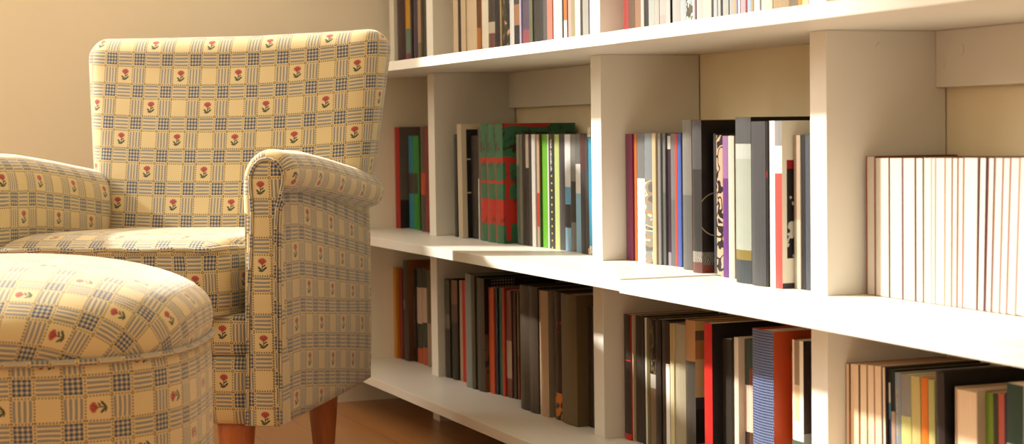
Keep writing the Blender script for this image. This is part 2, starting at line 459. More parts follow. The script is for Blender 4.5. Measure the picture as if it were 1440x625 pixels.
def make_book(key, x0, x1, y, h, lean, label, bands, o):
    row, bay = int(key[0]), key[1]
    zt = Zs[row] + .0004 - (.0022 if (row == 2 and x0 > SEAM) else 0)
    w = x1 - x0; d = min(o.get('d', random.uniform(.135, .15)), DY - y - .004 - (.0526*S if (row == 2 and bay in 'AC' and h > .77*S) else 0))
    t = min(.0014, w * .12); hard = o.get('hard') or w > .03 and h > .2
    if hard: t = .0024
    if o.get('t') == 'fore': t = min(.0013 if sum(float(q) for q in bands[0][1].split(',')) > 300 else .0024, w*.2)
    root = empty('book', (x0 + w/2, y, zt)); root.rotation_euler = (0, -math.radians(lean), 0)
    if lean > 0: root.location.z += 0; 
    tag(root, label, 'book', 'books in the ' + {1: 'top', 2: 'middle', 3: 'bottom'}[row] + ' row, ' + {'0': 'far left', 'A': 'second', 'B': 'third', 'C': 'fourth'}[bay] + ' bay')
    # a leaning book rests on its lower corner
    th = math.radians(lean); root.location.z += abs(math.sin(th)) * w / 2
    fore = o.get('t') == 'fore'
    bulge = min(.0035, w*.16) if hard else min(.0012, w*.08)
    n = 5 if w > .008 else 3
    out = [(w, d)] if False else []
    left = [(-w/2, d), (-w/2, bulge if not fore else bulge)]
    sp = []
    for i in range(1, n):
        a = i/n; sp.append((-w/2 + w*a, bulge*(1 - math.sin(math.pi*a))))
    right = [(w/2, bulge), (w/2, d)]
    inner = [(w/2 - t, d), (w/2 - t, bulge + t), (-w/2 + t, bulge + t), (-w/2 + t, d)]
    prof = left + sp + right + inner
    if fore: prof = [(px, d - py) for px, py in prof][::-1]
    N = len(prof)
    # levels of colour from the foot up
    bl = [(1 - f, c) for f, c in bands]            # lower end of each band as fraction of height
    cov = o.get('c', bands[-1][1] if len(bands) == 1 or True else None)
    if isinstance(cov, str): cov = [(1, cov)]
    cl = [(1 - f, c) for f, c in cov]
    lv = sorted(set([0.0, 1.0] + [round(f, 3) for f, c in bl + cl if 0 < f < 1]))
    def pick(lst, f):
        for lo, c in lst:
            if f >= lo - 1e-4: return c
        return lst[-1][1]
    V, F, MI, mats, idx = [], [], [], [], {}
    def slot(c):
        if c not in idx: idx[c] = len(mats); mats.append(bm(c))
        return idx[c]
    for f in lv: V += [(px, py, f*h) for px, py in prof]
    for k in range(len(lv) - 1):
        mid = (lv[k] + lv[k+1]) / 2
        cs, cc = slot(pick(bl, mid)), slot(pick(cl, mid))
        for j in range(N):
            a, b_ = k*N + j, k*N + (j+1) % N
            F.append((a, b_, b_ + N, a + N))
            (ax, ay), (bx, by) = prof[j], prof[(j+1) % N]
            spine_face = abs(ax - bx) > 1e-6 and not (abs(abs(ax) - (w/2 - t)) < 1e-7 and abs(abs(bx) - (w/2 - t)) < 1e-7)
            MI.append(cs if spine_face else cc)
    F.append(tuple(range(N))[::-1]); MI.append(slot(pick(cl, 0)))
    F.append(tuple((len(lv)-1)*N + j for j in range(N))); MI.append(slot(pick(cl, 1)))
    mesh('cover', V, F, mats, root, mi=MI, smooth=False)
    ins = .003 if hard else .0006
    pm = M_pages
    if fore: pm = M_pages_b if row == 3 else M_pages_w
    ya, yb = (bulge + t, d - ins) if not fore else (ins*.6, d - bulge - t)
    bx_ = box_vf(-w/2 + t, w/2 - t, ya, yb, ins, h - ins)
    mesh('pages', bx_[0], bx_[1], [pm], root, smooth=False)
    if 'title' in o and not fore:
        z0, z1, c = o['title']; V, F = [], []; z = z0*h
        rr = random.Random(len(label))
        while z < z1*h:
            g = rr.uniform(.0012, .0028)
            q = box_vf(-w*.14, w*.14*rr.uniform(.3, 1), -.0004, .0003, z, z + g*.7)
            k = len(V); V += q[0]; F += [tuple(i + k for i in f) for f in q[1]]
            z += g + (.003 if rr.random() < .18 else .0007)
        mesh('spine_title', V, F, [bm(c)], root, smooth=False)
    if o.get('worn'):
        V, F = [], []
        rr = random.Random(3)
        for zz in (.004, h - .008):
            for q in range(5):
                a_ = rr.uniform(-w*.55, w*.4); e = rr.uniform(-.005, .005)
                b_ = box_vf(a_, a_ + rr.uniform(.002, .005), -.0025, .003, zz + e, zz + e + rr.uniform(.003, .009))
                k = len(V); V += b_[0]; F += [tuple(i + k for i in f) for f in b_[1]]
        mesh('torn_edge', V, F, [bm('222,212,190')], root, smooth=False)
    return root

BOOKS = [
('10', -1.1273, -1.0691, 0.1347, 0.27, 0, 'thick dark maroon book at the left end, top row, far left bay', [(1, '56,20,28')], {}),
('10', -1.0688, -1.0287, 0.1347, 0.25, 0, 'slim book with yellow, teal and plum spine, top row, far left bay', [(0.66, '205,150,20'), (0.88, '105,130,115'), (1, '120,60,90')], {}),
('10', -1.0284, -1.0138, 0.1347, 0.25, 0, 'thin black book right of the yellow and teal one, top row, far left bay', [(1, '25,20,20')], {}),
('10', -1.0134, -0.9773, 0.1347, 0.25, 0, 'dusky navy book with thin red edge, top row, far left bay', [(1, '65,50,75')], {'c': '150,50,45'}),
('10', -0.9763, -0.9559, 0.1347, 0.25, 0, 'slim tan book beside the navy one, top row, far left bay', [(0.8, '180,145,105'), (1, '125,110,90')], {}),
('10', -0.955, -0.9357, 0.1347, 0.26, 0, 'thin black-brown book near the shelf upright, top row, far left bay', [(1, '50,42,30')], {}),
('10', -0.9348, -0.9138, 0.1347, 0.24, 0, 'thin grey-black book against the shelf upright, top row, far left bay', [(1, '55,55,50')], {}),
('1A', -0.7867, -0.7517, 0.147, 0.24, 0, 'cream book at the left end, top row, second bay', [(1, '215,190,155')], {}),
('1A', -0.7513, -0.7335, 0.147, 0.24, 0, 'thin black book between cream ones, top row, second bay', [(1, '35,30,32')], {}),
('1A', -0.7331, -0.7053, 0.147, 0.24, 0, 'slim cream book right of the thin black one, top row, second bay', [(1, '215,190,155')], {}),
('1A', -0.7044, -0.6401, 0.147, 0.24, 0, 'wide pale beige book, widest cream spine, top row, second bay', [(1, '218,195,162')], {}),
('1A', -0.6397, -0.6173, 0.147, 0.25, 0, 'brown and amber book with clouded spine, top row, second bay', [(0.75, '95,55,25'), (1, '175,110,45')], {}),
('1A', -0.6169, -0.5799, 0.147, 0.24, 0, 'ivory book between amber and brown-red ones, top row, second bay', [(1, '235,225,205')], {}),
('1A', -0.5795, -0.5436, 0.147, 0.25, 0, 'brown-red book with grey upper label, top row, second bay', [(0.72, '60,50,45'), (0.81, '190,180,160'), (1, '110,68,62')], {}),
('1A', -0.5432, -0.508, 0.147, 0.27, 0, 'black book left of the floral one, top row, second bay', [(1, '30,26,32')], {}),
('1A', -0.5076, -0.5007, 0.147, 0.26, 0, 'thin ornate gold-cream book beside floral spine, top row, second bay', [(1, '170,150,110')], {}),
('1A', -0.5003, -0.4584, 0.147, 0.26, 0, 'black book with floral painted spine, top row, second bay', [(1, 'F:floral')], {}),
('1A', -0.4576, -0.4358, 0.147, 0.25, 0, 'bright white slim book beside the floral one, top row, second bay', [(1, '197,196,192')], {'title': (0.6, 0.95, '30,30,30')}),
('1A', -0.4354, -0.4065, 0.147, 0.25, 0, 'black book with tan portrait area on spine, top row, second bay', [(0.62, '48,40,40'), (0.78, '137,97,64'), (1, '23,19,23')], {}),
('1A', -0.4061, -0.3978, 0.147, 0.25, 0, 'thin lavender book, top row, second bay', [(1, '153,149,173')], {}),
('1A', -0.3974, -0.3585, 0.147, 0.26, 0, 'cloth book with purple top and wine bottom, top row, second bay', [(0.83, '68,55,74'), (1, '121,55,66')], {}),
('1A', -0.3581, -0.3426, 0.147, 0.25, 0, 'slim olive book with pale lines, top row, second bay', [(1, '89,89,64')], {}),
('1A', -0.3419, -0.2908, 0.147, 0.27, 0, 'wide black book between olive and grey ones, top row, second bay', [(1, '34,31,27')], {}),
('1A', -0.2901, -0.2721, 0.147, 0.26, 0, 'dark grey book left of the coral one, top row, second bay', [(1, '76,74,74')], {}),
('1A', -0.2718, -0.2477, 0.147, 0.25, 0, 'coral pink book, top row, second bay', [(1, '192,113,97')], {}),
('1A', -0.2474, -0.2011, 0.147, 0.25, 0, 'wide plain white book, widest white spine, top row, second bay', [(1, '198,197,195')], {}),
('1A', -0.2005, -0.1953, 0.147, 0.25, 0, 'thin dark book right of the wide white one, top row, second bay', [(1, '48,32,36')], {}),
('1A', -0.1947, -0.1786, 0.147, 0.25, 0, 'slim white book with orange upper stripe, top row, second bay', [(0.8, '181,105,48'), (1, '198,197,195')], {}),
('1A', -0.178, -0.1748, 0.147, 0.25, 0, 'very thin dark book beside the pink one, top row, second bay', [(1, '56,44,40')], {}),
('1A', -0.1745, -0.1605, 0.147, 0.25, 0, 'pale pink slim book, top row, second bay', [(1, '183,153,146')], {}),
('1A', -0.1602, -0.1445, 0.147, 0.25, 0, 'khaki slim book, top row, second bay', [(1, '145,137,105')], {}),
('1A', -0.1441, -0.1205, 0.147, 0.25, 0, 'plain white book right of the khaki one, top row, second bay', [(1, '198,196,193')], {}),
('1A', -0.1202, -0.1113, 0.147, 0.25, 0, 'thin brown-black book left of the silver one, top row, second bay', [(1, '60,44,34')], {}),
('1A', -0.111, -0.0851, 0.147, 0.25, 0, 'silver-grey book near the right end, top row, second bay', [(1, '153,153,146')], {}),
('1A', -0.0847, -0.0779, 0.147, 0.25, 0, 'thin dark maroon book at the right end, top row, second bay', [(1, '56,28,36')], {}),
('1B', 0.057, 0.0761, 0.147, 0.25, 0, 'bright red book at the left end, top row, third bay', [(1, '145,40,39')], {}),
('1B', 0.0764, 0.1008, 0.147, 0.25, 0, 'dark brown book right of the red one, top row, third bay', [(1, '93,68,50')], {}),
('1B', 0.1013, 0.123, 0.147, 0.25, 0, 'copper-brown book beside the dark brown one, top row, third bay', [(1, '141,105,80')], {}),
('1B', 0.1238, 0.1349, 0.147, 0.24, 0, 'slim white-grey book left of the black one, top row, third bay', [(1, '173,173,169')], {}),
('1B', 0.1355, 0.1517, 0.147, 0.25, 0, 'black book among the grey ones, top row, third bay', [(1, '26,23,23')], {}),
('1B', 0.1521, 0.174, 0.147, 0.24, 0, 'silver book right of the black one, top row, third bay', [(1, '161,165,161')], {}),
('1B', 0.1745, 0.1899, 0.147, 0.24, 0, 'silver-beige book with rust-coloured right edge, top row, third bay', [(1, '165,161,155')], {'c': '121,64,48'}),
('1B', 0.1917, 0.2132, 0.147, 0.24, 0, 'light grey book with faint pink mark, top row, third bay', [(0.86, '172,165,161'), (0.92, '181,153,149'), (1, '161,161,157')], {}),
('1B', 0.2135, 0.2291, 0.147, 0.24, 0, 'slim pale grey book left of the thin black line, top row, third bay', [(1, '171,171,167')], {'c': '24,20,36'}),
('1B', 0.2326, 0.2654, 0.147, 0.25, 0, 'widest light grey book, top row, third bay', [(1, '164,163,161')], {}),
('1B', 0.2658, 0.2835, 0.147, 0.24, 0, 'pale blue-grey book, top row, third bay', [(1, '161,169,177')], {}),
('1B', 0.2839, 0.307, 0.147, 0.25, 0, 'charcoal book with pale green marbled patches, top row, third bay', [(1, 'F:marble')], {}),
('1B', 0.3075, 0.3131, 0.147, 0.25, 0, 'thin bright white book beside the marbled one, top row, third bay', [(1, '193,192,197')], {}),
('1B', 0.3135, 0.3185, 0.147, 0.25, 0, 'thin pink and black speckled book, top row, third bay', [(1, '121,72,89')], {'c': '24,16,28'}),
('1B', 0.3189, 0.3383, 0.147, 0.24, 0, 'cool grey book left of the cream one, top row, third bay', [(1, '171,171,169')], {}),
('1B', 0.3387, 0.3666, 0.147, 0.24, 0, 'wide cream book, top row, third bay', [(1, '183,180,169')], {}),
('1B', 0.3675, 0.3736, 0.147, 0.25, 0, 'thin dark brown book right of the cream one, top row, third bay', [(1, '56,40,32')], {}),
('1B', 0.374, 0.3853, 0.147, 0.24, 0, 'slim pale blue book between dark lines, top row, third bay', [(1, '161,167,169')], {'c': '56,36,72'}),
('1B', 0.3877, 0.3964, 0.147, 0.24, 0, 'slim pale grey-green book, top row, third bay', [(1, '161,166,163')], {}),
('1B', 0.3968, 0.4019, 0.147, 0.25, 0, 'thin black book between two grey ones, top row, third bay', [(1, '26,20,31')], {}),
('1B', 0.4023, 0.4199, 0.147, 0.24, 0, 'mid grey book with dark right cover, top row, third bay', [(1, '157,158,156')], {'c': '32,28,36'}),
('1B', 0.423, 0.4368, 0.147, 0.24, 0, 'smooth grey book left of the tan-orange one, top row, third bay', [(1, '153,155,153')], {}),
('1B', 0.4373, 0.4452, 0.147, 0.24, 0, 'thin tan-orange book, top row, third bay', [(1, '181,145,105')], {}),
('1B', 0.4456, 0.4499, 0.147, 0.24, 0, 'thin royal blue book, top row, third bay', [(1, '76,105,161')], {}),
('1B', 0.4503, 0.4563, 0.147, 0.24, 0, 'thin white book with purple edge, top row, third bay', [(1, '193,193,198')], {'c': '72,32,89'}),
('1B', 0.4567, 0.4719, 0.147, 0.25, 0, 'rose pink book, top row, third bay', [(1, '187,149,157')], {}),
('1B', 0.4723, 0.4765, 0.147, 0.25, 0, 'thin dark red book, top row, third bay', [(1, '133,32,40')], {}),
('1B', 0.4768, 0.4889, 0.147, 0.24, 0, 'sky blue slim book, top row, third bay', [(1, '143,161,181')], {}),
('1B', 0.4892, 0.4957, 0.147, 0.24, 0, 'thin tan book right of the sky blue one, top row, third bay', [(1, '153,133,93')], {}),
('1B', 0.496, 0.5123, 0.147, 0.25, 0, 'plain white book left of the mint one, top row, third bay', [(1, '196,195,192')], {}),
('1B', 0.5127, 0.5446, 0.147, 0.25, 0, 'wide mint-white book, top row, third bay', [(1, '179,185,173')], {}),
('1B', 0.5466, 0.5916, 0.147, 0.27, 0, 'very wide tan cloth book, top row, third bay', [(1, '151,127,95')], {}),
('1B', 0.5937, 0.6191, 0.147, 0.25, 0, 'grey-brown book right of the wide tan one, top row, third bay', [(1, '103,90,71')], {}),
('1B', 0.6194, 0.6288, 0.147, 0.24, 0, 'slim orange book, top row, third bay', [(1, '181,121,24')], {}),
('1B', 0.6292, 0.6456, 0.147, 0.24, 0, 'pale yellow book, top row, third bay', [(1, '200,183,133')], {}),
('1B', 0.6459, 0.6501, 0.147, 0.24, 0, 'thin dusty pink book at the right end, top row, third bay', [(1, '165,121,121')], {}),
('1C', 0.7197, 0.7408, 0.147, 0.24, 0, 'beige book, only its foot showing below the frame edge, top row, fourth bay', [(1, '149,128,111')], {}),
('20', -1.2236, -1.1891, 0.154, 0.2355, 0, 'red-spined tall book with grey cover at the left end, middle row, far left bay', [(1, '185,38,32')], {'c': [(0.72, '120,112,105'), (1, '50,45,42')], 'd': 0.13}),
('20', -1.175, -1.1417, 0.1715, 0.2148, 0, 'sky blue slim book with dark band, middle row, far left bay', [(0.4, '45,135,170'), (0.62, '60,55,45'), (1, '45,135,170')], {}),
('20', -1.1411, -1.1068, 0.1715, 0.2147, 0, 'green slim book with dark band, middle row, far left bay', [(0.4, '40,150,40'), (0.62, '55,60,40'), (1, '40,150,40')], {'c': '20,25,18'}),
('20', -1.0943, -1.0801, 0.168, 0.2146, 0, 'very thin dark green book, middle row, far left bay', [(1, '40,110,50')], {}),
('20', -1.0469, -1.0102, 0.1575, 0.2353, 0, 'brown book with orange-red block on spine, middle row, far left bay', [(0.44, '85,68,52'), (0.65, '190,68,45'), (1, '80,65,50')], {}),
('20', -1.0097, -0.9829, 0.1575, 0.2366, 0, 'dark red book against the upright, middle row, far left bay', [(1, '130,22,30')], {}),
('2A', -0.809, -0.793, 0.154, 0.2175, 0, 'thin grey-black book at the left end, middle row, second bay', [(1, '60,62,55')], {}),
('2A', -0.7653, -0.7391, 0.147, 0.2381, 0.8, 'cream-spined tall book with black and white barred cover, middle row, second bay', [(1, '205,188,160')], {'c': 'F:bars', 'd': 0.15}),
('2A', -0.7372, -0.6872, 0.1645, 0.2137, 1.2, 'black book leaning on the cream-spined one, middle row, second bay', [(1, '38,28,26')], {}),
('2A', -0.6713, -0.6655, 0.1575, 0.2325, 0, 'very thin white book left of the red and green volumes, middle row, second bay', [(0.46, '60,40,35'), (1, '215,210,200')], {}),
('2A', -0.6555, -0.619, 0.154, 0.2382, 0, 'first of three red and green painted volumes, middle row, second bay', [(1, 'F:redgreen')], {}),
('2A', -0.6093, -0.5649, 0.1505, 0.2378, 0, 'middle of three red and green painted volumes, middle row, second bay', [(1, 'F:redgreen')], {}),
('2A', -0.5645, -0.5204, 0.1505, 0.2374, 0, 'rightmost of three red and green painted volumes, middle row, second bay', [(1, 'F:redgreen')], {'c': 'F:redgreen', 'd': 0.16}),
('2A', -0.52, -0.4998, 0.182, 0.2157, 0, 'ochre map-patterned slim book, middle row, second bay', [(1, 'F:ochre')], {}),
('2A', -0.4944, -0.4806, 0.1715, 0.2156, 0, 'slim teal-grey book, middle row, second bay', [(0.28, '139,135,121'), (1, '70,98,84')], {}),
('2A', -0.4802, -0.4645, 0.1715, 0.2156, 0, 'grey-brown slim book left of the black pair, middle row, second bay', [(1, '116,110,93')], {}),
('2A', -0.4642, -0.4476, 0.1715, 0.2155, 0, 'black slim book, first of the dark three, middle row, second bay', [(1, '37,33,30')], {}),
('2A', -0.4472, -0.4318, 0.1715, 0.2155, 0, 'slim book, beige above and black below, middle row, second bay', [(0.3, '186,167,149'), (1, '33,28,26')], {}),
('2A', -0.4315, -0.417, 0.1715, 0.2154, 0, 'dark slim book left of the white one, middle row, second bay', [(1, '56,48,43')], {}),
('2A', -0.4166, -0.399, 0.1715, 0.2154, 0, 'slim white book left of the beige and red one, middle row, second bay', [(1, '215,212,204')], {}),
('2A', -0.3986, -0.3861, 0.175, 0.2153, 0, 'beige slim book with red lower block, middle row, second bay', [(0.52, '186,167,144'), (0.82, '186,54,46'), (1, '176,153,130')], {}),
('2A', -0.3858, -0.3815, 0.175, 0.2152, 0, 'very thin red and green book, middle row, second bay', [(0.52, '172,56,42'), (1, '65,84,46')], {}),
('2A', -0.3812, -0.3534, 0.1785, 0.2152, 0, 'bright lime green book, middle row, second bay', [(1, '98,172,42')], {}),
('2A', -0.3527, -0.3465, 0.1785, 0.2151, 0, 'thin white book beside the lime green one, middle row, second bay', [(1, '218,215,209')], {}),
('2A', -0.3462, -0.3204, 0.1785, 0.215, 0, 'black book with yellow dots down the spine, middle row, second bay', [(1, 'F:dots')], {'title': (0.68, 0.95, '225,225,225')}),
('2A', -0.3197, -0.298, 0.1785, 0.2149, 0, 'pale yellow-green book, middle row, second bay', [(1, '190,204,130')], {}),
('2A', -0.2976, -0.2719, 0.1785, 0.2149, 0, 'charcoal book right of the pale green one, middle row, second bay', [(1, '67,65,69')], {}),
('2A', -0.2712, -0.2455, 0.1785, 0.2148, 0, 'white, black and blue blocked book, middle row, second bay', [(0.2, '218,218,218'), (0.45, '223,223,223'), (0.6, '102,163,200'), (0.8, '46,46,51'), (1, '139,186,214')], {}),
('2A', -0.2448, -0.2221, 0.1785, 0.2147, 0, 'grey and black photo-spined book, middle row, second bay', [(0.4, '121,121,116'), (0.75, '42,42,42'), (1, '111,111,110')], {}),
('2A', -0.2217, -0.2002, 0.1785, 0.2146, 0, 'grey, white and light blue banded book, middle row, second bay', [(0.25, '102,102,100'), (0.5, '223,221,218'), (1, '139,186,212')], {}),
('2A', -0.1837, -0.1616, 0.1715, 0.2145, 0, 'black book with reddish top, middle row, second bay', [(0.3, '79,46,46'), (1, '58,54,58')], {}),
('2A', -0.1613, -0.1495, 0.1715, 0.2145, 0, 'thin charcoal book beside the worn blue one, middle row, second bay', [(1, '65,63,61')], {}),
('2A', -0.1486, -0.1282, 0.1715, 0.2225, 0, 'worn light blue book with torn cream edges, middle row, second bay', [(0.03, '209,200,176'), (0.93, '56,149,186'), (1, '200,190,167')], {'worn': 1}),
('2B', 0.0069, 0.0325, 0.1715, 0.2145, 0, 'magenta book at the left end, middle row, third bay', [(1, '128,47,89')], {}),
('2B', 0.0328, 0.0443, 0.175, 0.2147, 0, 'orange slim book beside the magenta one, middle row, third bay', [(1, '187,102,38')], {}),
('2B', 0.0446, 0.0739, 0.175, 0.2155, 0, 'grey book with diagonal white striped lower spine, middle row, third bay', [(0.35, '115,117,119'), (1, 'F:diag')], {}),
('2B', 0.0886, 0.1162, 0.168, 0.2154, 0, 'blue-grey book with collage of small pictures, middle row, third bay', [(0.36, '128,136,140'), (1, 'F:collage')], {}),
('2B', 0.1165, 0.1293, 0.168, 0.2153, 0, 'thin cream-peach book, middle row, third bay', [(1, '200,179,140')], {}),
('2B', 0.1297, 0.1403, 0.1715, 0.2152, 0, 'mid grey book right of the cream-peach one, middle row, third bay', [(1, '128,128,128')], {}),
('2B', 0.1407, 0.1511, 0.175, 0.2151, 0, 'darker grey book left of the plum-black one, middle row, third bay', [(0.45, '111,112,112'), (1, '89,92,92')], {}),
('2B', 0.1515, 0.1632, 0.1785, 0.215, 0, 'plum-black book with white top label, middle row, third bay', [(0.02, '51,30,47'), (0.12, '200,194,187'), (0.9, '49,29,46'), (1, '145,136,145')], {}),
('2B', 0.1635, 0.1784, 0.1785, 0.2147, 0, 'slim grey book left of the bright red one, middle row, third bay', [(0.5, '115,116,117'), (1, '98,100,102')], {}),
('2B', 0.1788, 0.1873, 0.1785, 0.2143, 0, 'thin bright red book, middle row, third bay', [(1, '196,68,51')], {}),
('2B', 0.1876, 0.1998, 0.1785, 0.2143, 0, 'thin royal blue book, middle row, third bay', [(1, '68,94,170')], {}),
('2B', 0.2351, 0.2654, 0.161, 0.2356, 0, 'tall grey clothbound book with tan left edge, middle row, third bay', [(0.5, '128,126,119'), (1, '100,100,97')], {'c': '183,149,111'}),
('2B', 0.2949, 0.3256, 0.147, 0.2343, 0, 'tall grey and black jacketed book with pale figures, middle row, third bay', [(0.32, '75,75,77'), (0.86, '44,43,43'), (0.93, 'F:grass'), (1, '102,60,55')], {'c': 'F:figures', 'd': 0.16}),
('2B', 0.3371, 0.3452, 0.1645, 0.2139, 0, 'thin grey-black book left of the patterned one, middle row, third bay', [(1, '60,61,66')], {}),
('2B', 0.352, 0.3719, 0.161, 0.2139, 0, 'black and tan scroll-patterned book, middle row, third bay', [(1, 'F:scroll')], {}),
('2B', 0.3786, 0.3957, 0.1575, 0.2127, 0, 'bright purple book, middle row, third bay', [(0.3, '149,106,157'), (1, '102,51,123')], {}),
('2B', 0.3961, 0.4138, 0.1575, 0.2127, 0, 'plain ivory book right of the purple one, middle row, third bay', [(1, '202,196,180')], {}),
('2B', 0.4657, 0.5108, 0.1295, 0.2396, 0, 'tall misty landscape book with dark top and bottom, middle row, third bay', [(0.16, '81,83,85'), (0.25, '183,189,183'), (0.8, '166,174,162'), (0.86, '128,111,51'), (1, '53,61,68')], {'c': '27,20,20', 'd': 0.185}),
('2B', 0.5181, 0.5587, 0.126, 0.2331, 0, 'tall plain charcoal book with smooth spine, middle row, third bay', [(1, '70,71,75')], {'c': '24,19,21', 'd': 0.13}),
('2B', 0.559, 0.5634, 0.1295, 0.233, 0, 'very thin black book right of the charcoal one, middle row, third bay', [(0.3, '26,19,20'), (0.34, '128,21,30'), (1, '26,19,20')], {}),
('2B', 0.5638, 0.5979, 0.1295, 0.2334, 0, 'white book with grey and red right-hand blocks, middle row, third bay', [(1, 'F:whitered')], {'c': 'F:whitecover', 'd': 0.16}),
('2B', 0.6013, 0.6183, 0.1487, 0.2131, 0, 'beige slim book beside the white-covered one, middle row, third bay', [(0.55, '183,162,140'), (1, '200,191,174')], {}),
('2B', 0.6186, 0.6285, 0.1505, 0.2135, 0, 'black slim book near the right end, middle row, third bay', [(1, '32,31,32')], {}),
('2B', 0.6289, 0.6423, 0.1505, 0.2134, 0, 'dark blue-grey book against the upright, middle row, third bay', [(1, '72,78,88')], {}),
('2C', 0.7273, 0.7492, 0.1855, 0.1843, 0, 'cream page-edged book at the left end, red cover, middle row, fourth bay', [(1, '150,60,45')], {'t': 'fore', 'd': 0.135}),
('2C', 0.7499, 0.7804, 0.1855, 0.1824, 0, 'wide cream page-edged book, second from the left, middle row, fourth bay', [(1, '200,185,170')], {'t': 'fore'}),
('2C', 0.7808, 0.8126, 0.1855, 0.1827, 0, 'cream page-edged book left of a dark cover line, middle row, fourth bay', [(1, '60,35,45')], {'t': 'fore'}),
('2C', 0.813, 0.8395, 0.1855, 0.1829, 0, 'white page-edged book right of the dark cover line, middle row, fourth bay', [(1, '190,130,120')], {'t': 'fore'}),
('2C', 0.8399, 0.8586, 0.1855, 0.1831, 0, 'narrow white page-edged book with black cover line on its right, middle row, fourth bay', [(1, '50,35,50')], {'t': 'fore'}),
('2C', 0.859, 0.8739, 0.1855, 0.1833, -0.2, 'narrow white page-edged book right of black cover line, middle row, fourth bay', [(1, '220,205,190')], {'t': 'fore'}),
('2C', 0.8742, 0.8825, 0.1855, 0.1834, -0.3, 'very slim white page-edged book left of faint pink cover edges, middle row, fourth bay', [(1, '215,180,170')], {'t': 'fore'}),
('2C', 0.8828, 0.9024, 0.1855, 0.1835, -0.4, 'white page-edged book with faint pink cover edges, middle row, fourth bay', [(1, '205,150,140')], {'t': 'fore'}),
('2C', 0.9027, 0.9165, 0.1855, 0.1836, -0.6, 'slim white page-edged book left of the olive cover, middle row, fourth bay', [(1, '185,165,120')], {'t': 'fore'}),
('2C', 0.9168, 0.928, 0.1855, 0.1837, -0.8, 'very slim page-edged book with olive and plum cover, middle row, fourth bay', [(1, '150,90,80')], {'t': 'fore'}),
('2C', 0.9284, 0.9393, 0.1855, 0.1838, -0.9, 'very slim page-edged book left of the widest block, middle row, fourth bay', [(1, '170,110,100')], {'t': 'fore'}),
('2C', 0.9396, 0.9675, 0.1855, 0.1839, -1.1, 'widest white page block, leaning slightly, middle row, fourth bay', [(1, '185,140,125')], {'t': 'fore'}),
('2C', 0.9679, 0.9834, 0.1855, 0.1842, -1.7, 'page-edged book between two dark plum cover lines, middle row, fourth bay', [(1, '70,30,45')], {'t': 'fore'}),
('2C', 0.9837, 0.9974, 0.1855, 0.1843, -2.1, 'leaning page-edged book right of the plum cover lines, middle row, fourth bay', [(1, '110,50,55')], {'t': 'fore'}),
('2C', 0.9978, 1.0116, 0.1855, 0.1844, -2.3, 'leaning white page block with pale brown covers, third from right, middle row, fourth bay', [(1, '195,165,150')], {'t': 'fore'}),
('2C', 1.012, 1.0253, 0.1855, 0.1845, -2.5, 'leaning white page block with rust cover line on its right, middle row, fourth bay', [(1, '165,110,95')], {'t': 'fore'}),
('2C', 1.0256, 1.0422, 0.1855, 0.1846, -2.6, 'leaning white page block, second from the frame edge, middle row, fourth bay', [(1, '175,120,105')], {'t': 'fore'}),
('2C', 1.0425, 1.0654, 0.1855, 0.1848, -2.6, 'leaning white page block cut by the right frame edge, middle row, fourth bay', [(1, '190,150,140')], {'t': 'fore'}),
('30', -1.2236, -1.2027, 0.147, 0.2119, 0, 'thin orange-yellow book at the left end, bottom row, far left bay', [(1, '225,150,50')], {}),
('30', -1.2023, -1.1793, 0.154, 0.2116, 0, 'slim dark red book beside the orange-yellow one, bottom row, far left bay', [(1, '140,40,28')], {}),
('30', -1.179, -1.1396, 0.154, 0.2315, 0, 'tall black book with brown cover, bottom row, far left bay', [(1, '62,52,44')], {'c': 'F:figure', 'd': 0.15, 'title': (0.52, 0.6, '190,180,165')}),
('30', -1.1392, -1.1219, 0.168, 0.2141, 0, 'black book with small pale lettering down the spine, bottom row, far left bay', [(1, '38,34,30')], {'title': (0.15, 0.7, '150,140,110')}),
('30', -1.1208, -1.0835, 0.168, 0.2169, 0, 'left of two dark binders with white and orange labels, bottom row, far left bay', [(0.2, '52,56,46'), (0.58, '205,180,160'), (0.84, '50,56,46'), (1, '190,88,48')], {}),
('30', -1.0825, -1.0499, 0.168, 0.2194, 0, 'right of two dark binders with white and orange labels, bottom row, far left bay', [(0.2, '45,56,46'), (0.56, '205,180,160'), (0.82, '42,56,46'), (1, '190,88,48')], {}),
('30', -1.0491, -1.0179, 0.168, 0.2168, 0, 'olive-brown book with grey lower half, bottom row, far left bay', [(0.55, '95,78,40'), (1, '165,140,115')], {}),
('3A', -0.8598, -0.8283, 0.1435, 0.2111, 0, 'dark green-grey book at the left end, bottom row, second bay', [(0.35, '62,66,52'), (0.5, '110,100,80'), (1, '50,44,36')], {}),
('3A', -0.828, -0.7887, 0.147, 0.2123, 0, 'brown-topped black book beside the cream sliver, bottom row, second bay', [(0.24, '130,90,68'), (0.42, '90,62,50'), (1, '34,28,25')], {}),
('3A', -0.7883, -0.7724, 0.154, 0.2134, 0, 'thin cream book left of the red ones, bottom row, second bay', [(1, '190,160,130')], {}),
('3A', -0.7721, -0.7582, 0.154, 0.2137, 0, 'left of two thin red books, bottom row, second bay', [(1, '190,45,35')], {}),
('3A', -0.7578, -0.7338, 0.154, 0.2148, 0, 'right of two thin red books, bottom row, second bay', [(1, '215,55,38')], {}),
('3A', -0.7334, -0.7119, 0.1505, 0.2152, 0, 'dark grey book right of the red pair, bottom row, second bay', [(1, '78,80,72')], {}),
('3A', -0.6992, -0.6651, 0.133, 0.2349, 0, 'tall grey-blue book, bottom row, second bay', [(1, '140,148,140')], {}),
('3A', -0.6647, -0.6439, 0.1347, 0.2335, 0, 'slim dark olive book, bottom row, second bay', [(1, '74,66,48')], {}),
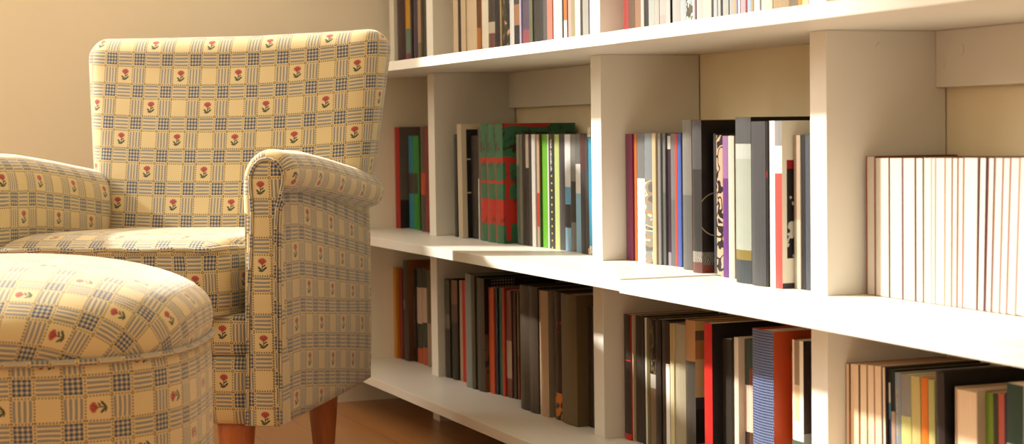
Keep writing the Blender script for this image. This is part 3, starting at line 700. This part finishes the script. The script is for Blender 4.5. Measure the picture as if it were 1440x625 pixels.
('3A', -0.6436, -0.5993, 0.1365, 0.2305, 0, 'wide brown-black book, bottom row, second bay', [(1, '70,60,48')], {'c': 'F:flag', 'd': 0.16}),
('3A', -0.5955, -0.5674, 0.147, 0.2137, 0, 'orange-red book, bottom row, second bay', [(1, '205,82,35')], {}),
('3A', -0.567, -0.5559, 0.1505, 0.2151, 0, 'navy blue slim book, bottom row, second bay', [(1, '38,48,72')], {}),
('3A', -0.5555, -0.5402, 0.154, 0.2158, 0, 'dark green book, bottom row, second bay', [(1, '38,100,62')], {}),
('3A', -0.5394, -0.5266, 0.154, 0.2162, 0, 'thin scarlet book right of the dark green one, bottom row, second bay', [(1, '200,58,40')], {}),
('3A', -0.5262, -0.4986, 0.1575, 0.2136, 0, 'brown-red book with cream label low on the spine, bottom row, second bay', [(0.47, '130,62,45'), (0.82, '190,160,130'), (1, '120,60,42')], {}),
('3A', -0.4983, -0.4836, 0.161, 0.2128, 0, 'dark brown slim book right of the brown-red one, bottom row, second bay', [(1, '58,48,40')], {}),
('3A', -0.4833, -0.477, 0.1645, 0.2124, 0, 'thin tan book with reddish foot, bottom row, second bay', [(0.6, '170,140,108'), (1, '150,82,52')], {}),
('3A', -0.3791, -0.3351, 0.126, 0.236, 0, 'left of two wide brown-black twin books, bottom row, second bay', [(1, '68,58,45')], {}),
('3A', -0.3345, -0.2916, 0.126, 0.2372, 0, 'right of two wide brown-black twin books, bottom row, second bay', [(1, '62,50,38')], {}),
('3A', -0.2912, -0.2488, 0.1295, 0.2326, 0, 'wide cream-spined book, bottom row, second bay', [(1, '215,182,148')], {'c': '150,138,120', 'd': 0.14}),
('3A', -0.2367, -0.2049, 0.1365, 0.2337, 0, 'dark book with red and yellow flame marks, bottom row, second bay', [(1, 'F:flame')], {}),
('3A', -0.1961, -0.1276, 0.133, 0.2345, 0, 'wide olive-brown worn hardback, bottom row, second bay', [(1, '112,92,60')], {'hard': 1}),
('3A', -0.1273, -0.1098, 0.1575, 0.2136, 0, 'slim black-brown book right of the olive hardback, bottom row, second bay', [(1, '60,50,40')], {}),
('3A', -0.1095, -0.0904, 0.1575, 0.2138, 0, 'slim dark book with silvery edge, bottom row, second bay', [(1, '90,82,74')], {}),
('3A', -0.09, -0.0607, 0.1575, 0.213, 0, 'black book with red and yellow lower spine, bottom row, second bay', [(0.5, '38,30,26'), (0.58, '190,150,50'), (0.72, '165,52,35'), (1, '52,58,34')], {}),
('3B', 0.0156, 0.0405, 0.161, 0.2139, 0, 'black book with red foot at the left end, bottom row, third bay', [(0.36, '50,42,38'), (0.37, '190,50,40'), (0.95, '50,42,38'), (1, '205,40,38')], {}),
('3B', 0.0408, 0.0462, 0.1645, 0.2137, 0, 'thin cream book right of the red-footed one, bottom row, third bay', [(1, '200,185,150')], {}),
('3B', 0.0465, 0.069, 0.168, 0.2141, 0, 'black book, first of a dark pair, bottom row, third bay', [(1, '56,48,40')], {}),
('3B', 0.0695, 0.0829, 0.168, 0.2156, 0, 'slimmer black book, second of a dark pair, bottom row, third bay', [(1, '46,40,34')], {}),
('3B', 0.0848, 0.0911, 0.168, 0.2133, 0.4, 'thin white book left of the olive one, bottom row, third bay', [(1, '235,230,220')], {}),
('3B', 0.0917, 0.1022, 0.168, 0.214, 0.4, 'thin olive green book, bottom row, third bay', [(1, '112,105,58')], {}),
('3B', 0.1025, 0.1223, 0.168, 0.2126, 0.3, 'slim book with dark forest photo spine, bottom row, third bay', [(1, 'F:forest')], {}),
('3B', 0.1227, 0.1415, 0.168, 0.2145, 0.2, 'dark brown slim book right of the forest one, bottom row, third bay', [(1, '50,40,34')], {}),
('3B', 0.142, 0.1736, 0.168, 0.214, 0.2, 'black book with white label low on the right edge, bottom row, third bay', [(1, 'F:labelled')], {}),
('3B', 0.1894, 0.2028, 0.161, 0.2143, 0, 'thin straw-yellow book, bottom row, third bay', [(0.3, '205,180,120'), (1, '235,225,180')], {}),
('3B', 0.2033, 0.2391, 0.161, 0.2156, 0, 'wide grey-beige book, bottom row, third bay', [(1, '185,175,148')], {}),
('3B', 0.2672, 0.2998, 0.147, 0.2291, 0, 'tall book with tan top and charcoal body, bottom row, third bay', [(0.28, '200,150,100'), (1, '75,70,62')], {'c': 'F:patchwork', 'd': 0.15}),
('3B', 0.3406, 0.366, 0.1435, 0.2309, 0, 'tall bright red book with black cover, bottom row, third bay', [(1, '222,42,35')], {'c': '30,26,24', 'd': 0.165}),
('3B', 0.3663, 0.395, 0.161, 0.2084, 0, 'black-brown book right of the red one, bottom row, third bay', [(1, '52,46,38')], {}),
('3B', 0.3954, 0.4097, 0.161, 0.2114, 0, 'slim black book left of the white one, bottom row, third bay', [(1, '40,36,32')], {}),
('3B', 0.4101, 0.423, 0.1575, 0.2148, 0, 'slim bright white book between dark ones, bottom row, third bay', [(1, '240,228,208')], {}),
('3B', 0.4233, 0.4366, 0.168, 0.2125, 0, 'left of three brown and green striped books with white band, bottom row, third bay', [(0.32, '58,72,60'), (0.65, '225,208,188'), (1, '52,36,28')], {}),
('3B', 0.4369, 0.4475, 0.168, 0.2139, 0, 'middle of three brown and green striped books with white band, bottom row, third bay', [(0.2, '50,70,58'), (0.32, '130,70,40'), (0.65, '225,208,188'), (1, '95,58,38')], {}),
('3B', 0.4478, 0.4583, 0.168, 0.2151, 0, 'right of three brown and green striped books with white band, bottom row, third bay', [(0.32, '44,66,56'), (0.65, '225,208,188'), (1, '58,34,24')], {}),
('3B', 0.4586, 0.4741, 0.1645, 0.2117, 0, 'slim book, cream above and teal below, bottom row, third bay', [(0.48, '230,210,180'), (1, '35,95,90')], {}),
('3B', 0.5116, 0.5714, 0.1295, 0.2397, 0, 'wide blue woven-pattern hardback, bottom row, third bay', [(1, 'F:weave')], {'c': '200,78,30', 'd': 0.175}),
('3B', 0.5717, 0.5909, 0.161, 0.2101, 0, 'slim white book with red streak, bottom row, third bay', [(0.04, '150,140,130'), (0.6, '218,52,38'), (1, '238,232,226')], {}),
('3B', 0.5912, 0.6207, 0.1505, 0.2305, 0, 'white and green book with framed picture on spine, bottom row, third bay', [(1, 'F:framed')], {'c': 'F:bwphoto', 'd': 0.14}),
('3B', 0.621, 0.6401, 0.1645, 0.2128, 0, 'orange-red slim book against the upright, bottom row, third bay', [(0.5, '190,88,34'), (1, '185,50,35')], {}),
('3C', 0.7197, 0.7286, 0.1575, 0.2111, 0, 'beige page-edged book at the left end, bottom row, fourth bay', [(1, '190,150,120')], {'t': 'fore'}),
('3C', 0.729, 0.7533, 0.1575, 0.2127, 0, 'beige page-edged book with black and red cover line, bottom row, fourth bay', [(0.3, '50,35,35'), (1, '165,60,45')], {'t': 'fore'}),
('3C', 0.7538, 0.7711, 0.1575, 0.2146, 0, 'slim beige page-edged book right of the red cover line, bottom row, fourth bay', [(1, '150,120,60')], {'t': 'fore'}),
('3C', 0.7731, 0.7893, 0.1575, 0.2157, 0.4, 'pinkish page-edged book, fourth from the left, bottom row, fourth bay', [(1, '190,150,120')], {'t': 'fore'}),
('3C', 0.7904, 0.8071, 0.1575, 0.2167, 0.6, 'pinkish page-edged book, fifth from the left, bottom row, fourth bay', [(1, '190,145,120')], {'t': 'fore'}),
('3C', 0.8086, 0.8178, 0.1575, 0.2169, 0.9, 'slim beige page-edged book left of the blue spine, bottom row, fourth bay', [(1, '60,50,50')], {'t': 'fore'}),
('3C', 0.8193, 0.8236, 0.161, 0.2144, 1.2, 'slim dark book with blue and green blocks, bottom row, fourth bay', [(0.08, '35,30,30'), (0.2, '220,215,205'), (0.3, '80,130,150'), (0.5, '35,42,70'), (0.58, '200,200,195'), (0.8, '40,48,80'), (1, '80,120,40')], {}),
('3C', 0.8248, 0.8337, 0.161, 0.2147, 1.4, 'slim black book with pale photo area, bottom row, fourth bay', [(0.25, '30,26,24'), (0.6, '180,150,130'), (0.65, '120,60,140'), (1, '30,25,28')], {}),
('3C', 0.8349, 0.8465, 0.161, 0.2122, 1.6, 'blue-grey book with yellow lettering, bottom row, fourth bay', [(1, '140,150,160')], {'title': (0.62, 0.9, '215,180,70')}),
('3C', 0.8469, 0.8685, 0.161, 0.2114, 1.6, 'grey-topped pale yellow-green book, bottom row, fourth bay', [(0.25, '150,142,135'), (0.55, '210,205,130'), (1, '215,222,160')], {}),
('3C', 0.8704, 0.889, 0.161, 0.212, 1.6, 'straw-coloured book left of the orange one, bottom row, fourth bay', [(0.5, '210,190,120'), (1, '215,210,150')], {}),
('3C', 0.8906, 0.9046, 0.161, 0.2128, 1.2, 'vivid orange book, bottom row, fourth bay', [(1, '235,125,30')], {}),
('3C', 0.9062, 0.919, 0.161, 0.2121, 1.2, 'pale green book beside the orange one, bottom row, fourth bay', [(0.45, '190,185,115'), (1, '200,212,140')], {}),
('3C', 0.9454, 0.9618, 0.1435, 0.2277, 1.2, 'tall black hardback rising above its neighbours, bottom row, fourth bay', [(1, '48,36,36')], {'c': '22,18,16', 'd': 0.175, 'hard': 1}),
('3C', 0.9705, 1.014, 0.154, 0.212, 0.5, 'wide cream page block, thickest in the row, bottom row, fourth bay', [(1, '205,180,150')], {'t': 'fore'}),
('3C', 1.0159, 1.0308, 0.1645, 0.2104, 0.9, 'olive-green slim book, bottom row, fourth bay', [(1, '120,150,40')], {}),
('3C', 1.0311, 1.0393, 0.1645, 0.2113, 0.9, 'charcoal book right of the olive-green one, bottom row, fourth bay', [(1, '62,54,44')], {}),
('3C', 1.0405, 1.0523, 0.1645, 0.2128, 1.0, 'salmon-red slim book, bottom row, fourth bay', [(1, '195,95,75')], {}),
('3C', 1.0526, 1.0568, 0.1645, 0.2144, 0.6, 'very thin navy book, bottom row, fourth bay', [(1, '35,38,70')], {}),
('3C', 1.0761, 1.1059, 0.147, 0.2308, 0, 'wide book, dark teal above and white below, bottom row, fourth bay', [(0.3, '45,72,64'), (1, '225,210,195')], {}),
('3C', 1.1062, 1.1192, 0.1505, 0.2321, 0, 'dark book cut by the right frame edge, bottom row, fourth bay', [(1, '60,35,40')], {}),
]
for b_ in BOOKS: make_book(*b_)

# ------------------------------------------------------------------ armchair
CU, CV = -.245, .28                       # local origin of the chair inside its own measured frame
AX, AY = -.00846, -.43189
UX, UY = .52886, .84871; VX, VY = -.84871, .52886
chair = empty('armchair', (AX + CU*UX + CV*VX, AY + CU*UY + CV*VY, 0), math.atan2(UY, UX))
tag(chair, 'low armchair in checked cream fabric with small red flowers and tapered wooden legs', 'armchair')
def L(u, v, z): return (u - CU, v - CV, z)
def drop(v):
    p = [(-.05, 0), (0, 0), (.12, .004), (.25, .016), (.38, .030), (.53, .046), (.62, .058)]
    for (a, b), (c, d) in zip(p, p[1:]):
        if v <= c: return b + (d - b) * max(0, (v - a)) / (c - a)
    return p[-1][1]
def zmap(z, v):
    k = min(1, max(0, (z - .30) / .20)); return z - drop(v) * k
def arclen(pts):
    s = [0]
    for a, b in zip(pts, pts[1:]): s.append(s[-1] + math.dist(a, b))
    return s
VOFF = .725 * PV
def arm(side):
    sg = lambda u: u if side > 0 else -.515 - u
    # outer side panel
    sec = smooth_path([(0, .16), (.003, .25), (.004, .35), (.004, .46), (.003, .533)], 4)
    vs = [0, .004, .03] + [.03 + .52*i/14 for i in range(1, 15)] + [.562, .567]
    rings = []; UV = []
    for i, v in enumerate(vs):
        e = .004 if i == 0 else (.006 if i == len(vs)-1 else (.001 if i in (1, len(vs)-2) else 0))
        e -= .004*math.sin(math.pi*min(1, max(0, v/.56)))
        rings.append([L(sg(p[0] - e), v, zmap(p[1], v)) for p in sec] + [L(sg(-.04), v, zmap(.533, v)), L(sg(-.04), v, .16)])
        s = arclen([tuple(p) for p in sec])
        UV += [((v - .146)*.83 + .725*PU, .16 + q - .497 + VOFF + (.03 + (.5 - .16 - q)*.14)*max(0, v - .1)/.56) for q in s] + [(v, 0), (v, 0)]
    Vv, F = loft(rings, True, True, True)
    if side < 0: F = [f[::-1] for f in F]
    mesh('side_panel', Vv, F, [M_fab], chair, uv=UV)
    # padded scroll arm: inner face, crest, outer roll
    sec = smooth_path([(-.054, .162), (-.054, .26), (-.054, .36), (-.053, .45), (-.054, .53), (-.051, .562), (-.040, .585), (-.020, .599), (.002, .600),
                       (.019, .592), (.031, .578), (.0345, .563), (.030, .547), (.019, .536), (.004, .531)], 4)
    s = arclen([tuple(p) for p in sec])
    def core(z): return (-.012, .553) if z > .50 else (-.022, z)
    def kk(z, k):                         # how far a ring closes towards the core at this height
        f = min(1, max(0, (z - .33) / .17)); return 1 - (1 - k) * (.25 + .75*f)
    prof = [(-.0150, .62, -.012), (-.0168, .74, -.006), (-.0145, .85, -.003), (-.0095, .93, -.001), (-.003, .975, 0), (.004, 1, 0)]
    body = [.004 + (.538 - .004)*i/22 for i in range(1, 23)]
    tail = [(.550, .97), (.561, .90), (.568, .78), (.572, .6), (.573, .35)]
    rings, UV = [], []
    def pan(z):
        t = [(.16, -.050), (.25, -.047), (.35, -.044), (.45, -.037), (.50, -.0345), (.54, -.0365), (.56, -.036)]
        for (a, b), (c, d) in zip(t, t[1:]):
            if z <= c: return b + (d - b)*(z - a)/(c - a)
        return t[-1][1]
    for v, k, _ in prof:
        r = []
        for p in sec:
            c = core(p[1])
            if p[0] < -.045 and p[1] < .56:
                g = (1 - k)/.38; r.append(L(sg(p[0] + (pan(p[1]) + .002 - p[0])*g), v, p[1]))
            else: r.append(L(sg(c[0] + (p[0]-c[0])*k), v, c[1] + (p[1]-c[1])*k))
        rings.append(r); UV += [((v - .018)*.83, q + .162 - .47 + (.02 if side < 0 else 0)) for q in s]
    for v in body:
        rings.append([L(sg(p[0]), v, zmap(p[1], v)) for p in sec]); UV += [((v - .018)*.83, q + .162 - .47 + (.02 if side < 0 else 0)) for q in s]
    for v, k in tail:
        r = []
        for p in sec:
            c = core(p[1]); q = k if p[1] > .45 else 1
            r.append(L(sg(c[0] + (p[0]-c[0])*q), v if p[1] > .45 else min(v, .56), zmap(c[1] + (p[1]-c[1])*q, v)))
        rings.append(r); UV += [((v - .018)*.83, q + .162 - .47 + (.02 if side < 0 else 0)) for q in s]
    Vv, F = loft(rings, False, False, True)
    if side < 0: F = [f[::-1] for f in F]
    rl = mesh('armrest', Vv, F, [M_fab], chair, uv=UV)
    # inset front panel
    out_l = [(-.050, .162), (-.047, .25), (-.044, .35), (-.037, .45), (-.0345, .50), (-.036, .53), (-.037, .552), (-.033, .568), (-.022, .582), (-.008, .5855)]
    out_r = [(.002, .162), (.001, .25), (.001, .35), (.003, .45), (.006, .50), (.013, .53), (.018, .552), (.016, .568), (.006, .581), (-.006, .5855)]
    def at(lst, z):
        for (a, b), (c, d) in zip(lst, lst[1:]):
            if z <= d: return a + (c - a)*(z - b)/(d - b)
        return lst[-1][0]
    zs = [.162 + (.5 - .162)*i/12 for i in range(13)] + [.51, .52, .53, .54, .55, .56, .567, .573, .578, .582, .585]
    rings, UV = [], []
    for z in zs:
        a, b = at(out_l, z), at(out_r, z); r = []
        for j in range(9):
            t = j/8; u = a + (b - a)*t
            bul = .006*(1 - (2*t-1)**4)*min(1, (.5855 - z)/.012)
            r.append(L(sg(u), -.0155 - bul, z)); UV.append((u*1.0 + .003, z - .485 + VOFF + .006))
        rings.append(r)
    Vv, F = loft(rings, False)
    if side < 0: F = [f[::-1] for f in F]
    mesh('arm_front', Vv, F, [M_fab], chair, uv=UV)
    bx_ = [(-.048, .004, -.0145, .04, .16, .50)]
    # filler body behind the front panel
    b_ = bx_[0]; v, f = box_vf(min(sg(b_[0]), sg(b_[1])), max(sg(b_[0]), sg(b_[1])), b_[2], b_[3], b_[4], b_[5])
    mesh('arm_core', [L(*p) for p in v], f, [M_fab], chair, uv=[(p[0] + .003, p[2] - .485 + VOFF) for p in v], smooth=False)
    pts = [(a, b) for a, b in out_l] + [(a, b) for a, b in out_r[::-1]]
    tube('piping', [L(sg(a), -.0185, b) for a, b in pts], .0030, M_fab, chair)
    tube('piping', [L(sg(.0035), -.012, .162), L(sg(.0055), -.012, .3), L(sg(.0065), -.012, .42), L(sg(.009), -.011, .50), L(sg(.013), -.006, .516)], .0034, M_fab, chair)
for s_ in (1, -1): arm(s_)

# backrest: front face leans back, rounded border all round
HWS = [(.15, .232), (.50, .239), (.55, .267), (.60, .274), (.82, .301)]
def back():
    zsec = [.16, .30, .42, .45] + [.45 + .32*i/12 for i in range(1, 13)]
    def prof(z):
        f = .415 if z < .45 else .415 + (z - .45)*.235
        r = .560 if z < .45 else .560 + (z - .45)*.12
        hw = [b + (d - b)*(min(z, .81) - a)/(c - a) for (a, b), (c, d) in zip(HWS, HWS[1:]) if min(z, .81) <= c][0]
        if z < .42: f = .42
        return f, r, hw
    def ring(z, ins, zz):
        f, r, hw = prof(z); f += ins; r -= ins; hw -= ins
        rad = max(.006, min(.046, (r - f)/2 - .003)); pts = []
        # start at front centre, go towards +u, round, back, -u and home
        nf = 12
        for i in range(nf + 1):
            t = i/nf; u = (hw - rad)*t; pts.append((u, f - .010*(1 - t*t)))
        for i in range(1, 7):
            w = math.pi/2*i/6; pts.append((hw - rad + rad*math.sin(w), f + rad - rad*math.cos(w)))
        for i in range(1, 5): pts.append((hw, f + rad + (r - f - 2*rad)*i/4))
        for i in range(1, 7):
            w = math.pi/2*i/6; pts.append((hw - rad + rad*math.cos(w), r - rad + rad*math.sin(w)))
        for i in range(1, nf + 1): pts.append(((hw - rad)*(1 - i/nf), r))
        s = arclen(pts)
        full = [(u, v) for u, v in pts] + [(-u, v) for u, v in pts[-2:0:-1]]
        ss = s + [2*s[-1] - q for q in s[-2:0:-1]]
        ss = [q if q <= s[-1] else q - 2*s[-1] for q in ss]
        return [L(CU + u, v, zz + .010*min(1, (u/.28)**2)*max(0, (zz - .5)/.3)*(1 if u > 0 else .3)) for u, v in full], [(q, ) for q in ss], full
    rings, UV = [], []
    CUo = .725*PU - .024
    def add(z, ins, zz, vv):
        r, ss, full = ring(z, ins, zz); rings.append(r)
        for (q,), (u, v) in zip(ss, full):
            UV.append((q*(1.0) + CUo, vv - .7445 + VOFF + .004 - .009*(min(1, (q/.27)**2))))
    for z in zsec: add(z, 0, z, .45 + (z - .45)*1.02)
    R_ = .040
    for i in range(1, 8):
        w = math.pi/2*i/8
        add(.77, R_*(1 - math.cos(w)), .77 + R_*math.sin(w), .45 + .32*1.02 + R_*w)
    add(.77, R_*1.05, .77 + R_*.99, .45 + .32*1.02 + R_*1.6)
    Vv, F = loft(rings, True, True, False)
    n = len(rings[0]); top = (len(rings)-1)*n
    # close the top with strips between front and back halves
    h = n//2
    for i in range(h):
        a, b = top + i, top + i + 1
        c, d = top + (n - i) % n, top + (n - i - 1) % n
    F.append(tuple(top + j for j in range(n)))
    # per-vertex uv; seam lies at the back
    mesh('backrest', Vv, F, [M_fab], chair, uv=UV)
back()

# seat cushion
def cushion():
    u0, u1, v0, v1 = -.474, -.0605, -.030, .420
    def outline(ins, n=9, rad=.036):
        a, b, c, d = u0 + ins, u1 - ins, v0 + ins, v1 - ins; rad = max(.004, rad - ins*.6); P = []
        for (cx, cy, st) in ((b-rad, c+rad, -90), (b-rad, d-rad, 0), (a+rad, d-rad, 90), (a+rad, c+rad, 180)):
            for i in range(n + 1):
                w = math.radians(st + 90*i/n); P.append((cx + rad*math.cos(w), cy + rad*math.sin(w)))
        # subdivide the straight runs
        out = []
        for p, q in zip(P, P[1:] + P[:1]):
            k = max(1, int(math.dist(p, q)/.025)); 
            for j in range(k): out.append((p[0] + (q[0]-p[0])*j/k, p[1] + (q[1]-p[1])*j/k))
        return out
    base = []
    for x, y in outline(0):
        t = max(0, 1 - (y - v0)/.17)
        if x > -.2: x -= .036*t*t*min(1, (x + .2)/.12)
        base.append((x, y))
    N = len(base); cx, cy = (u0+u1)/2, (v0+v1)/2
    def shrink(k, ins): # same topology for every ring
        out = []
        for (x, y) in base:
            dx, dy = x - cx, y - cy; l = math.hypot(dx, dy)
            out.append((cx + dx*k - dx/l*ins, cy + dy*k - dy/l*ins))
        return out
    s = arclen(base + base[:1]); tot = s[-1]; s = [(q if q < tot/2 else q - tot)*1.13 for q in s[:-1]]
    side = [(.335, .97, .0), (.338, .99, 0), (.345, 1.0, 0), (.365, 1.006, 0), (.39, 1.008, 0), (.415, 1.005, 0), (.432, 1.0, 0), (.440, .992, 0)]
    rings, UV, F = [], [], []
    rr = [[L(x, y, .336) for x, y in shrink(.5, 0)]]; 
    for z, k, i in side:
        wav = .0
        rr.append([L(x + .0015*math.sin(x*70 + z*90), y + .002*math.sin(x*55 + z*60), z) for x, y in shrink(k, 0)])
    V = [p for r in rr for p in r]; UV = []
    for ri in range(len(rr)):
        z = side[ri-1][0] if ri else .32
        for q in range(N): UV.append((s[q] + .725*PU, z - .391 + VOFF))
    for i in range(len(rr) - 1):
        for j in range(N):
            a, b = i*N + j, i*N + (j+1) % N; F.append([a, b, b+N, a+N])
    FU = [[UV[i] for i in f] for f in F]
    for f, u in zip(F, FU):       # fix the wrap seam
        if max(q[0] for q in u) - min(q[0] for q in u) > .5:
            for k in range(4):
                if u[k][0] < 0: u[k] = (u[k][0] + tot*1.13, u[k][1])
    # crowned top
    tops = [(.440, .992), (.4445, .982), (.449, .965), (.4535, .92), (.457, .85), (.460, .7), (.462, .5), (.463, .25), (.4635, .02)]
    st = len(V)
    def ztop(x, y, z):
        ef = 1 - math.exp(-max(0, y - v0)/.03); es = 1 - math.exp(-max(0, min(x - u0, u1 - .036*max(0, 1 - (y - v0)/.17)**2 - x))/.014)
        return max(.440, .440 + .027*ef*es - .012*min(1, max(0, (y - .05)/.37))) if z > .441 else z
    for z, k in tops: V += [L(x, y, ztop(x, y, z)) for x, y in shrink(k, 0)]
    for i in range(len(tops) - 1):
        for j in range(N):
            a, b = st + i*N + j, st + i*N + (j+1) % N; f = [a, b, b+N, a+N]; F.append(f)
            FU.append([(V[q][0] + .01, V[q][1]*1.1 + .03) for q in f])
    f = [st + (len(tops)-1)*N + j for j in range(N)]; F.append(f); FU.append([(V[q][0], V[q][1]) for q in f])
    f = list(range(N))[::-1]; F.append(f); FU.append([(V[q][0], V[q][1]) for q in f])
    c = mesh('seat_cushion', V, [tuple(f) for f in F], [M_fab], chair, uv=FU)
    tube('piping', [L(x, y + .0006*math.sin(x*90), .4425 + .0012*math.sin(x*60 + y*40)) for x, y in shrink(.997, -.0005)], .0042, M_fab, chair, closed=True, k=1)
    tube('piping', [L(x, y, .339) for x, y in shrink(.99, 0)], .0036, M_fab, chair, closed=True, k=1)
cushion()

# front rails below the cushion
def rail(name, z0, z1, v0, bul, zf):
    rings, UV = [], []
    n = 12
    prof = []
    for i in range(n + 1):
        t = i/n; e = math.sin(math.pi*t)**.45
        prof.append((v0 - bul*e, z0 + (z1 - z0)*t))
    for i in range(17):
        u = -.465 + .417*i/16
        rings.append([L(u, v, z) for v, z in prof] + [L(u, .06, z1), L(u, .06, z0)])
        UV += [(u + .093 + .725*PU, z - zf + VOFF) for v, z in prof] + [(u, z1), (u, z0)]
    Vv, F = loft(rings, True, True, True)
    mesh(name, Vv, [f[::-1] for f in F], [M_fab], chair, uv=UV)
rail('seat_rail', .271, .336, .004, .008, .309)
rail('front_apron', .160, .2695, .006, .008, .230)
# dark underside
v, f = box_vf(-.47, -.02, .02, .55, .165, .172)
mesh('underside', [L(*p) for p in v], f, [plain('black_lining', '40,34,30', .9)], chair, smooth=False)
def leg(parent, x, y, h, r0, r1, tx=0, ty=0):
    rings = []; n = 24
    for i in range(9):
        t = i/8; r = r0 + (r1 - r0)*t; z = h*(1 - t)
        if i == 8: r *= .96
        rings.append([(tx*t + r*math.cos(2*math.pi*j/n), ty*t + r*math.sin(2*math.pi*j/n), z) for j in range(n)])
    Vv, F = loft(rings, True, False, True)
    F = [f_[::-1] for f_ in F]; F.append(tuple(range(n)))
    return mesh('leg', Vv, F, [M_leg], parent, loc=(x, y, 0))
for (u, v, tx, ty) in ((-.090, .045, 0, -.0), (-.425, .045, 0, 0)):
    p = L(u, v, 0); leg(chair, p[0], p[1], .166, .032, .019, tx, ty)
for (u, v) in ((-.058, .43), (-.432, .43)):
    p = L(u, v, 0); leg(chair, p[0], p[1], .166, .030, .016, 0, .004)

# ------------------------------------------------------------------ ottoman
ott = empty('ottoman', (.2727, -.8942, 0), math.radians(68.4455))
tag(ott, 'rounded checked-fabric footstool with domed cushion in front of the armchair', 'footstool')
OA, OB, NE = .283, .250, 3.0
def sup(k, n=96, e=NE):
    out = []
    for j in range(n):
        w = 2*math.pi*j/n - math.pi/2
        c, s = math.cos(w), math.sin(w)
        out.append((OA*k*math.copysign(abs(c)**(2/e), c), OB*k*math.copysign(abs(s)**(2/e), s)))
    return out
def resample(P, n):
    s = arclen(P + P[:1]); out = []; L_ = s[-1]; i = 0
    for q in range(n):
        d = L_*q/n
        while s[i+1] < d: i += 1
        t = (d - s[i])/(s[i+1] - s[i]); a = P[i]; b = (P + P[:1])[i+1]
        out.append((a[0] + (b[0]-a[0])*t, a[1] + (b[1]-a[1])*t))
    return out
ring0 = resample(sup(1, 400), 96); s0 = arclen(ring0 + ring0[:1])
ZS = .349
def ott_body():
    V, UV, F, FU = [], [], [], []
    zs = [(.10, .965), (.105, .985), (.14, .99), (.20, .994), (.26, .996), (.31, .996), (.335, .993), (ZS - .003, .985)]
    for z, k in zs:
        for j in range(96): V.append((ring0[j][0]*k, ring0[j][1]*k, z))
    for i in range(len(zs) - 1):
        for j in range(96):
            a, b = i*96 + j, i*96 + (j+1) % 96; F.append((a, b, b + 96, a + 96))
            u = []
            for ii, jj in ((i, j), (i, j+1), (i+1, j+1), (i+1, j)):
                u.append((zs[ii][0] - .292 + .725*PU, -(s0[jj]) - .006))
            FU.append(u)
    F.append(tuple(range(96))[::-1]); FU.append([(0, 0)]*96)
    mesh('base', V, F, [M_fab], ott, uv=FU)
ott_body()
def ott_top():
    V, F, FU, K = [], [], [], []
    prof = [(ZS - .002, .975), (ZS + .004, .992), (ZS + .016, 1.004), (ZS + .032, 1.004)]
    for i in range(1, 15):
        w = math.pi/2*i/15
        prof.append((ZS + .032 + .086*math.sin(w)**(2/2.06), 1.004*math.cos(w)**(2/2.06)))
    prof.append((ZS + .1185, .01))
    # distance from the crown measured along the surface, per unit of ring scale
    R_ = (OA + OB)/2; s = [0]
    rp = prof[::-1]
    for (z, k), (z2, k2) in zip(rp, rp[1:]): s.append(s[-1] + math.hypot(z - z2, (k - k2)*R_))
    s = s[::-1]
    for (z, k), q in zip(prof, s):
        for j in range(96):
            x, y = ring0[j]
            V.append((x*k, y*k, z)); K.append((x/R_*q, y/R_*q))
    for i in range(len(prof) - 1):
        for j in range(96):
            a, b = i*96 + j, i*96 + (j+1) % 96; f = (a, b, b + 96, a + 96); F.append(f)
            FU.append([(K[q][1] + .02, -K[q][0] + .02) for q in f])
    f = tuple((len(prof)-1)*96 + j for j in range(96)); F.append(f); FU.append([(K[q][1] + .02, -K[q][0] + .02) for q in f])
    mesh('domed_cushion', V, F, [M_fab], ott, uv=FU)
ott_top()
tube('piping', [(x*1.002, y*1.002, ZS) for x, y in ring0], .0042, M_fab, ott, closed=True, k=1)
for sx in (-1, 1):
    for sy in (-1, 1): leg(ott, sx*.17, sy*.15, .101, .026, .018)
